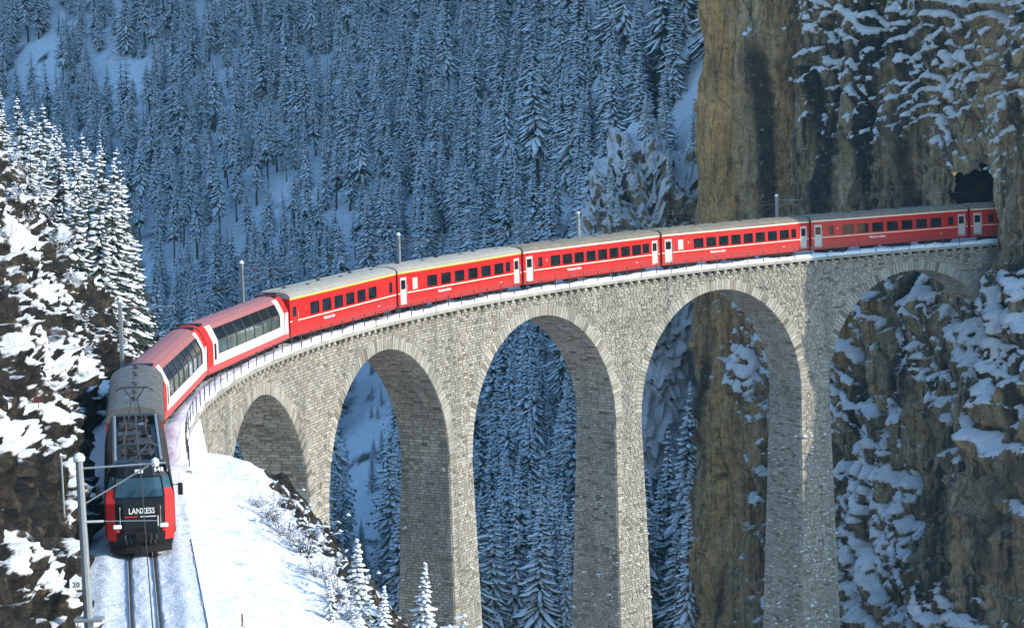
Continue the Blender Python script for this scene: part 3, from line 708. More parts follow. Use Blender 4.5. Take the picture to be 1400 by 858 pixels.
# vault soffits
for k, ac in enumerate(AC):
    nA = 120
    for i in range(nA):
        a0 = math.pi * i / nA; a1 = math.pi * (i + 1) / nA; g = 0.011 / ARAD
        o = OI - 0.02 - rng.uniform(0, .4)
        first = True
        while o > OO + 0.1:
            w = rng.uniform(0.5, 1.1) if not first else rng.uniform(.35, .8)
            a, b = (OI - 0.02 if first else o) - GAP / 2, max(o - w, OO) + GAP / 2; first = False
            q = [tp(ac - ARAD * math.cos(t), y, SPR + ARAD * math.sin(t)) for t, y in ((a0 + g, a), (a1 - g, a), (a1 - g, b), (a0 + g, b))]
            am = (a0 + a1) / 2; base = tp(ac, 0, SPR) - (q[0] + q[2]) / 2
            tq = (tp(ac + .5, 0, 0) - tp(ac - .5, 0, 0)).normalized()
            n = (tq * math.cos(am) + Vector((0, 0, -math.sin(am)))).normalized()
            q = [q[1], q[0], q[3], q[2]]
            vault_st.add(q, n, rng.uniform(0.02, 0.05)); o -= w
# the largest pier stones in view become parts of their own
scored = []
for ci, (k, q, n, A) in enumerate(cand):
    c = (q[0] + q[2]) / 2; u, v, w = to_px(np.array(c))
    vis = 0 < u < 1400 and 0 < v < 850 and not (u < 520 and v > 690 + (u - 400) * 1.0)
    vd = (Vector((0, 0, ZC)) - c); cosv = max(0, n.dot(vd.normalized()))
    scored.append((A * cosv / vd.length_squared if vis else -1, ci))
scored.sort(reverse=True)
picked = [cand[i] for _, i in scored[:298]]
for _, i in scored[298:]:
    k, q, n, A = cand[i]; pier_st[k].add(q, n, rng.uniform(0.035, 0.075))
for (k, q, n, A) in picked:
    lo, mid, hi = pillow(q, n, rng.uniform(0.04, 0.08), 0.05)
    c = (q[0] + q[2]) / 2
    mb = MB(); mb.add([p - n * 0.0 for p in lo + hi], [(4, 5, 6, 7)] + [(i, (i + 1) % 4, 4 + (i + 1) % 4, 4 + i) for i in range(4)])
    vpart('stone', mb, M['stone_one'], piers[k])
tag(vpart('masonry', sp_st.mesh('masonry', M['stone'])), kind='stuff')
tag(vpart('vault_masonry', vault_st.mesh('vault_masonry', M['stone'])), kind='stuff')
for k in range(5): tag(vpart('pier_masonry', pier_st[k].mesh('pier_masonry', M['stone']), None, piers[k]), kind='stuff')
# arch rings: one object for each voussoir
NV = 92
for k, ac in enumerate(AC):
    allst = None if k in (1, 2, 3) else Stones()
    for face in (1,):
        for i in range(NV):
            a0 = math.pi * i / NV + 0.0011; a1 = math.pi * (i + 1) / NV - 0.0011
            dep = RING + rng.uniform(-0.10, 0.10); pr = rng.uniform(0.065, 0.10)
            pts = []
            for rad in (ARAD - 0.02, ARAD + dep):
                for a in (a0, a1): pts.append(tp(ac - rad * math.cos(a), OI, SPR + rad * math.sin(a)))
            q = [pts[1], pts[0], pts[2], pts[3]]
            ang = _al + ac / R; n = Vector((-math.cos(ang), -math.sin(ang), 0))
            if allst: allst.add([pts[0], pts[1], pts[3], pts[2]], n, pr); continue
            lo, mid, hi = pillow(q, n, pr, 0.035)
            mb = MB(); mb.add(lo + hi, [(4, 5, 6, 7)] + [(j, (j + 1) % 4, 4 + (j + 1) % 4, 4 + j) for j in range(4)])
            vpart('voussoir', mb, M['stone_one'])
    if allst: tag(vpart('arch_ring', allst.mesh('arch_ring', M['stone'])), kind='stuff')
# deck slab, corbels, snow bed
slab = MB(); ss = np.linspace(S0, S1, 180)
slab.loft([[tp(s, 2.62, -0.24), tp(s, 2.66, -0.20), tp(s, 2.66, -0.04), tp(s, 2.62, 0.0), tp(s, -2.62, 0.0), tp(s, -2.66, -0.2), tp(s, -2.62, -0.24)] for s in ss], True)
vpart('deck_slab', slab, M['stone_one'])
cor = None
for s in np.arange(-2.6, 139, 1.02):
    for sg in ((1,) if s < 126 else (1,)):
        mtx, L = frame_at(s - .3, s + .3)
        if cor is None:
            mb = MB(); mb.cbox(-.17, .17, OI - .05, 2.56, -0.50, -0.232, 0.03); mb.cbox(-.15, .15, OI - .05, 2.38, -0.70, -0.495, 0.03)
            cor = mb.mesh('corbel', M['stone_one'])
        o = bpy.data.objects.new('corbel', cor); COL.objects.link(o); o.parent = viaduct; o.matrix_local = VIM @ mtx
# projecting stones on the pier flanks
pst = None
for k, pc in enumerate(PC):
    for zrel, cnt in ((-10.4, 0), (-12.6, 5), (-18.5, 5 if k in (3, 4) else 0), (-17.2, 5 if k == 4 else 0)):
        for j in range(cnt):
            z = zrel; o_ = 1.7 - j * 0.85
            sx = pc + half_pier(z)
            mtx, L = frame_at(sx - .2, sx + .2); mtx = Matrix.Translation(tp(sx, o_, z)) @ mtx.to_3x3().to_4x4()
            if pst is None:
                mb = MB(); mb.cbox(-.1, .22, -.14, .14, -.13, .13, .03); pst = mb.mesh('projecting_stone', M['stone_one'])
            o = bpy.data.objects.new('projecting_stone', pst); COL.objects.link(o); o.parent = piers[k]; o.matrix_local = VIM @ mtx
# snow caught on pier stones
sp = MB()
for k, num, zlo, zhi in ((0, 420, -50, -16), (1, 300, -48, -22), (2, 120, -40, -20), (3, 40, -26, -14)):
    for _ in range(num):
        z = SPR - (SPR - zlo) * rng.random() ** 0.6
        if z > zhi and rng.random() < .8: continue
        hp = half_pier(z); fo = face_off(z)
        if rng.random() < .5: P = tp(PC[k] + rng.uniform(-hp, hp), fo + 0.06, z)
        else: P = tp(PC[k] + hp + 0.05, rng.uniform(-fo, fo), z)
        r = rng.uniform(0.07, 0.2) * (1.25 if rng.random() < .15 else .8)
        n = 6; top = P + Vector((jit(.04), jit(.04), r * .7))
        ring = [P + Vector((math.cos(a) * r * rng.uniform(.8, 1.6), math.sin(a) * r * rng.uniform(.8, 1.4), jit(.03) - .02)) for a in np.linspace(0, 2 * math.pi, n, endpoint=False)]
        bot = P - Vector((0, 0, r * .35))
        sp.add(ring + [top, bot], [(i, (i + 1) % n, n) for i in range(n)] + [((i + 1) % n, i, n + 1) for i in range(n)])
tag(vpart('caught_snow', sp, M['snow'], None, True), kind='stuff')
# snow on the deck
dk = MB(); lprof = [(2.60, 0.02), (2.58, 0.16), (2.45, 0.27), (2.15, 0.33), (1.75, 0.30), (1.35, 0.10), (0.85, 0.02), (0.62, -0.02), (0.40, 0.0), (0, 0.03), (-0.4, 0.0), (-0.62, -0.02), (-0.9, 0.03), (-1.4, 0.1), (-1.9, 0.28), (-2.4, 0.25), (-2.6, 0.02)]
dk.loft([[tp(s, l + (0.05 * math.sin(s * 1.3 + l * 3) if i < 5 else 0), h * (1 - .9 * float(sstep(138, 141, s))) + (0.05 * math.sin(s * .9 + i) + 0.03 * math.sin(s * 3.1 + 2 * i)) * (1 if 0 < i < 6 else .1)) for i, (l, h) in enumerate(lprof)] for s in np.linspace(-3.6, 141.3, 430)], False, 0, False)
vpart('deck_snow', dk, M['snow'], None, True)

# ------------------------------------------------------------------ the train
def side_wall(mb, x0, x1, z0, z1, y, ops, sg, depth=0.07, mi=0):
    """flat coach side at y with rectangular openings and their reveals"""
    xs = sorted({x0, x1, *[o[0] for o in ops], *[o[1] for o in ops]}); zs = sorted({z0, z1, *[o[2] for o in ops], *[o[3] for o in ops]})
    for i in range(len(xs) - 1):
        for j in range(len(zs) - 1):
            cx_, cz_ = (xs[i] + xs[i + 1]) / 2, (zs[j] + zs[j + 1]) / 2
            if any(o[0] < cx_ < o[1] and o[2] < cz_ < o[3] for o in ops): continue
            mb.quad((xs[i], y, zs[j]), (xs[i + 1], y, zs[j]), (xs[i + 1], y, zs[j + 1]), (xs[i], y, zs[j + 1]), mi)
    yi = y - sg * depth
    for a, b, c, d in ops:
        for p, q in (((a, c), (b, c)), ((b, c), (b, d)), ((b, d), (a, d)), ((a, d), (a, c))):
            mb.quad((p[0], y, p[1]), (q[0], y, q[1]), (q[0], yi, q[1]), (p[0], yi, p[1]), mi)
def window_part(parent, a, b, c, d, y, sg, matg, name='window', frame=M['black'], fw_=0.035):
    fr = MB(); yo = y - sg * 0.012; yi = y - sg * 0.06
    for (p0, p1, q0, q1) in ((a, b, c, c + fw_), (a, b, d - fw_, d), (a, a + fw_, c + fw_, d - fw_), (b - fw_, b, c + fw_, d - fw_)):
        fr.box(p0, p1, min(yo, yi), max(yo, yi), q0, q1)
    w = fr.build(name, frame, parent)
    g = MB(); yg = y - sg * 0.045
    g.box(a + fw_, b - fw_, min(yg, yg - sg * .01), max(yg, yg - sg * .01), c + fw_, d - fw_)
    g.build('pane', matg, w)
    return w
_bog = {}
def bogie(parent, x, wb=1.0, name='bogie'):
    if 'f' not in _bog:
        mb = MB()
        for y in (-.98, .98):
            mb.cbox(-wb - .35, wb + .35, y - .07, y + .07, .42, .62, .03); mb.cbox(-.45, .45, y - .12, y + .12, .30, .70, .04)
            for xx in (-wb, wb): mb.cbox(xx - .16, xx + .16, y - .10, y + .10, .22, .52, .03)
        mb.box(-.3, .3, -.9, .9, .42, .62)
        _bog['f'] = mb.mesh('bogie', M['under'])
        wm = MB()
        for y in (-.55, .55): wm.cyl((0, y, .36), (0, 1, 0), .36, .11, 20)
        wm.cyl((0, 0, .36), (0, 1, 0), .07, 1.1, 8)
        _bog['w'] = wm.mesh('wheelset', M['steel_dark'])
    b = link(name, _bog['f'], parent); b.location = (x, 0, 0)
    for xx in (-wb, wb):
        w = link('wheelset', _bog['w'], b); w.location = (xx, 0, 0)
def roof_section(hw, gut, apex, n=12):
    out = []
    for i in range(n + 1):
        a = math.pi * i / n; c, s_ = math.cos(a), math.sin(a)
        out.append((hw * math.copysign(abs(c) ** 0.8, c), gut + (apex - gut) * abs(s_) ** 0.75))
    return out
RH = {}
def letter(parent, key, body, size, mat, x, y, z, sg, extrude=0.006):
    if key not in RH: RH[key] = text_mesh('lettering', body, size, mat, extrude)
    o = link('lettering', RH[key], parent)
    rot = Matrix(((-1, 0, 0), (0, 0, 1), (0, 1, 0))).to_4x4() if sg > 0 else Matrix(((1, 0, 0), (0, 0, -1), (0, 1, 0))).to_4x4()
    o.matrix_local = Matrix.Translation((x, y, z)) @ rot
    return o
HWB, ZF, ZG, ZA = 1.34, 0.62, 3.34, 3.80
def coach(s0, s1, label, spec, roofmat):
    mtx, L = frame_at(s0, s1)
    t = empty('passenger_coach', label, 'train coach', mtx, 'red coaches of the train')
    hl = L / 2 - 0.28
    zb, zw0, zw1 = ZF + 0.10, 1.86, 2.72
    body = MB(); ops = []; wins = []
    for (kind, xc, w) in spec['items']:
        x = hl - xc                                     # xc measured from the front end
        if kind == 'win': wins.append(('window', x - w / 2, x + w / 2, zw0, zw1, M['glass']))
        if kind == 'small': wins.append(('window', x - w / 2, x + w / 2, zw0 + .05, zw1, M['glass']))
        if kind == 'frost': wins.append(('window', x - w / 2, x + w / 2, zw0 + .02, zw1 + .02, M['frost']))
        if kind == 'door': wins.append(('door', x - w / 2, x + w / 2, zb + .12, zw1 + .18, None))
    for sg in (1, -1):
        side_wall(body, -hl, hl, zb, ZG, sg * HWB, [w[1:5] for w in wins], sg)
    body.box(-hl, hl, -HWB + .12, HWB - .12, zb - .12, zb)
    for sg in (1, -1):                                   # ends
        body.add([(sg * hl, -HWB, zb), (sg * hl, HWB, zb), (sg * hl, HWB, ZG), (sg * hl, .6, ZA - .06), (sg * hl, -.6, ZA - .06), (sg * hl, -HWB, ZG)], [(0, 1, 2, 3, 4, 5)], 0)
    bo = body.build('body', M['coach_red'], t)
    for (nm, a, b, c, d, g) in wins:
        for sg in (1, -1):
            if nm == 'window': window_part(t, a, b, c, d, sg * HWB, sg, g, 'window', M['frost'] if g == M['frost'] else M['black'])
            else:
                dm = MB(); y0, y1 = sorted((sg * (HWB - .06), sg * (HWB - .02)))
                ops2 = [(a + .12, b - .12, c + 1.15, d - .22)]
                dm.box(a, b, y0, y1, c, c + 1.15); dm.box(a, b, y0, y1, d - .22, d); dm.box(a, a + .12, y0, y1, c + 1.15, d - .22); dm.box(b - .12, b, y0, y1, c + 1.15, d - .22)
                dd_ = dm.build('door', M['door_pale'] if spec['door'] == 'white' else M['red'], t)
                gm = MB(); gm.box(a + .12, b - .12, *sorted((sg * (HWB - .055), sg * (HWB - .045))), c + 1.15, d - .22); gm.build('door_window', M['glass'], dd_)
                hm = MB(); hm.tube([(a - .05, sg * (HWB + .04), c + .7), (a - .05, sg * (HWB + .04), c + 1.5)], .018, 5); hm.build('grab_rail', M['alu'], t)
    for sg in (1, -1):
        st = MB(); y0, y1 = sorted((sg * (HWB + .001), sg * (HWB + .008)))
        cuts = sorted([(w[1] - .02, w[2] + .02) for w in wins if w[0] == 'door']); x = -hl
        for a, b in cuts + [(hl, hl)]:
            if a > x: st.box(x, a, y0, y1, 1.66, 1.74)
            x = b
        st.build('stripe', M['cream'], t)
        st = MB(); y0, y1 = sorted((sg * (HWB + .001), sg * (HWB + .014))); st.box(-hl, hl, y0, y1, ZG - .16, ZG - .02)
        st.build('cornice_stripe', M[spec['top']], t)
        if spec['top'] == 'yellow':
            st = MB(); st.box(-hl, hl, *sorted((sg * (HWB + .0145), sg * (HWB + .02))), ZG - .06, ZG - .02); st.build('cornice_line', M['cream'], t)
        letter(t, 'rhb', 'Rhätische Bahn', 0.30, M['white'], hl - spec['txt'], sg * (HWB + .008), 1.30, sg)
        letter(t, 'cls' + spec['cls'], spec['cls'], 0.26, M['yellow' if spec['cls'] == '1' else 'white'], hl - spec['clsx'], sg * (HWB + .008), 2.35, sg)
        letter(t, 'no', '25 12', 0.14, M['white'], -hl + 3.2, sg * (HWB + .008), 1.15, sg)
    rf = MB(); sec = roof_section(HWB + .05, ZG - .01, ZA)
    xs = [-hl - .02, -hl + .5] + list(np.linspace(-hl + 1.6, hl - 1.6, 9)) + [hl - .5, hl + .02]
    rf.loft([[(x, y, z - (0.05 if i in (0, len(xs) - 1) else 0)) for (y, z) in sec] for i, x in enumerate(xs)], True)
    roof = rf.build('roof', roofmat, t, False)
    for i in range(6):
        v = MB(); x = -hl + 2.2 + i * (2 * hl - 4.4) / 5; yv = -.15 if i % 2 else .35; zt = ZA - (.02 if yv < 0 else .05)
        v.cbox(x - .16, x + .16, yv - .11, yv + .11, zt - .05, zt + .10, .03); v.build('roof_vent', M['under'], roof)
    rib = MB()
    for y in (.5, .85, -.5, -.85):
        z = np.interp(y, [p[0] for p in sec[::-1]], [p[1] for p in sec[::-1]]); rib.box(-hl + .3, hl - .3, y - .02, y + .02, z - .03, z + .022)
    rib.build('roof_seam', roofmat, roof)
    for sg in (1, -1):                                   # gangway bellows
        g = MB(); gz = ZA - .12
        g.loft([[(sg * (hl + x_), y * k, z * k + (1 - k) * 2.0) for (y, z) in ((-.62, .9), (.62, .9), (.62, 3.0), (.45, gz), (-.45, gz), (-.62, 3.0))] for x_, k in ((-.01, 1), (.06, .96), (.12, 1), (.18, .96), (.26, 1))], False)
        g.build('gangway_bellows', M['red_dark'], t)
    for x in (-hl + 3.0, hl - 3.0): bogie(t, x)
    u = MB(); u.cbox(-2.6, -.4, -.9, .9, .28, .68, .04); u.cbox(.3, 1.5, -1.0, -.3, .32, .68, .04); u.cbox(1.8, 3.0, .35, 1.05, .30, .68, .04); u.box(-hl + .2, hl - .2, -.25, .25, .50, .66); u.build('underfloor_box', M['under'], t)
    c = MB()
    for sg in (1, -1): c.cbox(sg * (hl + .13) - .16, sg * (hl + .13) + .16, -.18, .18, .62, .88, .04)
    c.build('coupler', M['under'], t)
    return t
def items(first, n, pitch, w, extra): return [('win', first + i * pitch, w) for i in range(n)] + extra
LC = 18.5
GL = 2 * (18.5 / 2 - .28)
coach(4 * LC, 5 * LC, 'red first-class coach with yellow roofline stripe, coupled to the white panorama coach', dict(top='yellow', cls='1', clsx=2.5, txt=6.2, door='red', items=items(3.9, 6, 1.95, 1.42, [('door', .75, .8), ('small', GL - 1.0, .55)])), M['roof_light'])
coach(3 * LC, 4 * LC, 'red first-class coach with yellow roofline stripe and pale doors', dict(top='yellow', cls='1', clsx=3.3, txt=6.4, door='white', items=items(4.7, 6, 1.95, 1.38, [('door', .75, .85), ('frost', 2.35, .65), ('small', GL - 2.1, .65), ('door', GL - .75, .85)])), M['roof_light'])
coach(2 * LC, 3 * LC, 'red second-class coach with nine equal dark windows and cream roofline', dict(top='cream', cls='2', clsx=2.9, txt=6.4, door='white', items=items(4.0, 8, 1.53, 1.2, [('door', .75, .85), ('small', 2.1, .5), ('small', GL - 1.95, .9), ('door', GL - .7, .8)])), M['roof'])
coach(1 * LC, 2 * LC, 'red second-class coach with a frosted window, last coach in the sunlight', dict(top='cream', cls='2', clsx=3.1, txt=6.6, door='white', items=items(4.3, 8, 1.50, 1.15, [('door', .75, .85), ('frost', 2.2, .6), ('small', GL - 1.95, .6), ('door', GL - .7, .8)])), M['roof'])
coach(0, LC, 'shaded red second-class coach reaching the tunnel mouth', dict(top='cream', cls='2', clsx=2.9, txt=7.4, door='white', items=items(4.1, 7, 1.68, 1.28, [('door', .75, .85), ('small', 2.2, .55), ('small', GL - 2.0, .6), ('door', GL - .75, .85)])), M['roof'])
coach(-LC, 0, 'red coach mostly hidden inside the rock tunnel', dict(top='cream', cls='2', clsx=2.9, txt=7.4, door='white', items=items(4.1, 7, 1.68, 1.28, [('door', .75, .85), ('small', 2.2, .55), ('small', GL - 2.0, .6), ('door', GL - .75, .85)])), M['roof'])

def pano_coach(s0, s1, label):
    mtx, L = frame_at(s0, s1)
    t = empty('panorama_coach', label, 'train coach', mtx, 'white panorama coaches of the train')
    hl = L / 2 - 0.25
    # half section, from the floor up: side, bent glass, roof
    sec = [(1.22, .55), (1.35, .72), (1.35, 1.05), (1.35, 1.62), (1.35, 2.25), (1.32, 2.48), (0.98, 3.18), (0.80, 3.42), (0.45, 3.58), (0, 3.63)]
    def pt(i, sg, x, push=0.0):
        y, z = sec[i]; return (x, sg * (y + push), z + (push if i >= 6 else 0) * 0.7)
    zx0, zx1 = -hl + 2.15, hl - 2.15                     # window zone
    zr0, zr1 = -hl + 1.15, hl - 1.15                     # white zone
    for sg in (1, -1):
        parts = {'white': MB(), 'red': MB(), 'red2': MB(), 'pink': MB(), 'roof_pink': MB()}
        def strip(key, i0, i1, a, b):
            for i in range(i0, i1): parts[key].quad(pt(i, sg, a), pt(i, sg, b), pt(i + 1, sg, b), pt(i + 1, sg, a))
        strip('pink', 0, 2, -hl, hl)
        strip('white', 2, 3, zr0, zr1)
        strip('red', 2, 7, -hl, zr0); strip('red2', 2, 7, zr1, hl)
        for a, b in ((zr0, zx0), (zx1, zr1)): strip('white', 3, 7, a, b)
        strip('red', 7, 9, -hl, -hl + 1.2); strip('red2', 7, 9, hl - 1.2, hl)
        strip('roof_pink', 7, 9, -hl + 1.2, hl - 1.2)
        # slanted white ends of the window band
        nmz = {'white': 'side_panel', 'red': 'end_panel', 'red2': 'end_panel', 'pink': 'skirt', 'roof_pink': 'roof'}
        for k, mb in parts.items(): mb.build(nmz[k], M[k.rstrip('2')], t)
        wn_ = MB(); n = 7; step = (zx1 - zx0) / n
        for k in range(n):
            a, b = zx0 + k * step + .02, zx0 + (k + 1) * step - .02
            lo = MB()
            for i in (3, 4): lo.quad(pt(i, sg, a, -.03), pt(i, sg, b, -.03), pt(i + 1, sg, b, -.03), pt(i + 1, sg, a, -.03))
            lo.build('window', M['glass_pano'], t)
            up = MB()
            for i in (5,): 
                q0, q1 = pt(i, sg, a, -.03), pt(i, sg, b, -.03); r0, r1 = pt(i + 1, sg, b, -.03), pt(i + 1, sg, a, -.03)
                up.quad(q0, q1, r0, r1)
            up.build('roof_window', M['glass'], t)
        for i in (6,):
            parts2 = MB(); parts2.quad(pt(6, sg, zx0), pt(6, sg, zx1), pt(7, sg, zx1), pt(7, sg, zx0)); parts2.build('roof_edge', M['roof_pink'], t)
        fr = MB()
        for k in range(n + 1):
            x = zx0 + k * step
            fr.tube([pt(3, sg, x, .0), pt(4, sg, x, .0), pt(5, sg, x, .0)], .028, 4); fr.tube([pt(5, sg, x), pt(6, sg, x)], .022, 4)
        fr.tube([pt(5, sg, zx0, -.01), pt(5, sg, zx1, -.01)], .03, 4)
        fr.build('window_frame', M['steel_dark'], t)
        ex = MB(); ex.box(zr1 - .62, zr1 - .18, *sorted((sg * 1.34, sg * 1.356)), 1.35, 2.35); ex.build('side_window', M['glass'], t)
        ed = MB(); ed.box(-hl + .25, -hl + .95, *sorted((sg * 1.345, sg * 1.362)), 1.0, 2.45); dd2 = ed.build('door', M['white'], t)
    for sg in (1, -1):
        e = MB(); x = sg * hl
        e.add([(x, sec[i][0], sec[i][1]) for i in range(10)] + [(x, -sec[i][0], sec[i][1]) for i in range(8, -1, -1)], [tuple(range(19))])
        e.build('end_wall', M['red'], t)
        g = MB(); g.loft([[(sg * (hl + x_), y * k, z) for (y, z) in ((-.6, .9), (.6, .9), (.6, 3.0), (.4, 3.3), (-.4, 3.3), (-.6, 3.0))] for x_, k in ((-.01, 1), (.08, .95), (.16, 1), (.25, .97))], False)
        g.build('gangway_bellows', M['black'], t)
        v = MB(); v.cbox(sg * (hl - .75) - .32, sg * (hl - .75) + .32, -.72, .72, 3.50, 3.66, .05); v.build('roof_vent', M['black'], t)
    fl = MB(); fl.box(-hl, hl, -1.2, 1.2, .50, .56); fl.build('underframe', M['under'], t)
    for x in (-hl + 2.9, hl - 2.9): bogie(t, x)
    u = MB(); u.cbox(-3.2, 3.2, -1.1, 1.1, .25, .56, .05); u.build('underfloor_box', M['under'], t)
    return t
pano_coach(5 * LC, 6 * LC, 'white and red panorama coach with big glass windows, coupled to the first red coach')
pano_coach(6 * LC, 7 * LC, 'white and red panorama coach with big glass windows, right behind the grey-roofed van')

# luggage van
SV = 144.9
def van():
    mtx, L = frame_at(7 * LC, SV)
    t = empty('luggage_van', 'red luggage van with ribbed barrel-shaped grey roof behind the locomotive', 'train van', mtx)
    hl = L / 2 - .25; b = MB()
    ops = [(-3.6, -1.6, .95, 2.7), (2.0, 4.0, .95, 2.7)]
    for sg in (1, -1): side_wall(b, -hl, hl, .7, 3.0, sg * 1.33, ops, sg)
    b.box(-hl, hl, -1.2, 1.2, .6, .7)
    for sg in (1, -1): b.add([(sg * hl, -1.33, .7), (sg * hl, 1.33, .7), (sg * hl, 1.33, 3.0), (sg * hl, .7, 3.6), (sg * hl, -.7, 3.6), (sg * hl, -1.33, 3.0)], [(0, 1, 2, 3, 4, 5)])
    b.build('body', M['red'], t)
    for (a, c, d, e) in ops:
        for sg in (1, -1):
            m_ = MB(); m_.box(a, c, *sorted((sg * 1.26, sg * 1.29)), d, e); m_.build('sliding_door', M['alu'], t)
    sec = [(1.37 * math.cos(a), 3.0 + .78 * math.sin(a)) for a in np.linspace(0, math.pi, 15)]
    r = MB(); r.loft([[(x, y, z) for y, z in sec] for x in (-hl - .05, hl + .05)], True); rf = r.build('roof', M['roof_silver'], t, False)
    for x in np.linspace(-hl + .5, hl - .5, 15):
        q = MB(); q.loft([[(x + dx, y * 1.012, 3.0 + (z - 3.0) * 1.03) for y, z in sec] for dx in (-.03, .03)], True); q.build('roof_rib', M['roof_silver'], rf)
    for x in (-hl + 1.6, -hl + 4.4, 0.6, hl - 4.0, hl - 1.8):
        q = MB(); q.tube([(x, 0, 3.74), (x, 0, 3.86), (x, 0, 3.88), (x, 0, 3.98)], [.08, .08, .19, .12], 10); q.build('roof_vent', M['steel_dark'], rf)
    for sg in (1, -1):
        q = MB(); q.tube([(-hl, sg * 1.36, 3.02), (hl, sg * 1.36, 3.02)], .03, 5); q.build('gutter', M['under'], rf)
        g = MB(); g.loft([[(sg * (hl + x_), y * k, z) for (y, z) in ((-.6, .9), (.6, .9), (.6, 3.1), (-.6, 3.1))] for x_, k in ((0, 1), (.08, .95), (.16, 1), (.25, .97))], False); g.build('gangway_bellows', M['under'], t)
    for x in (-hl + 2.6, hl - 2.6): bogie(t, x)
van()

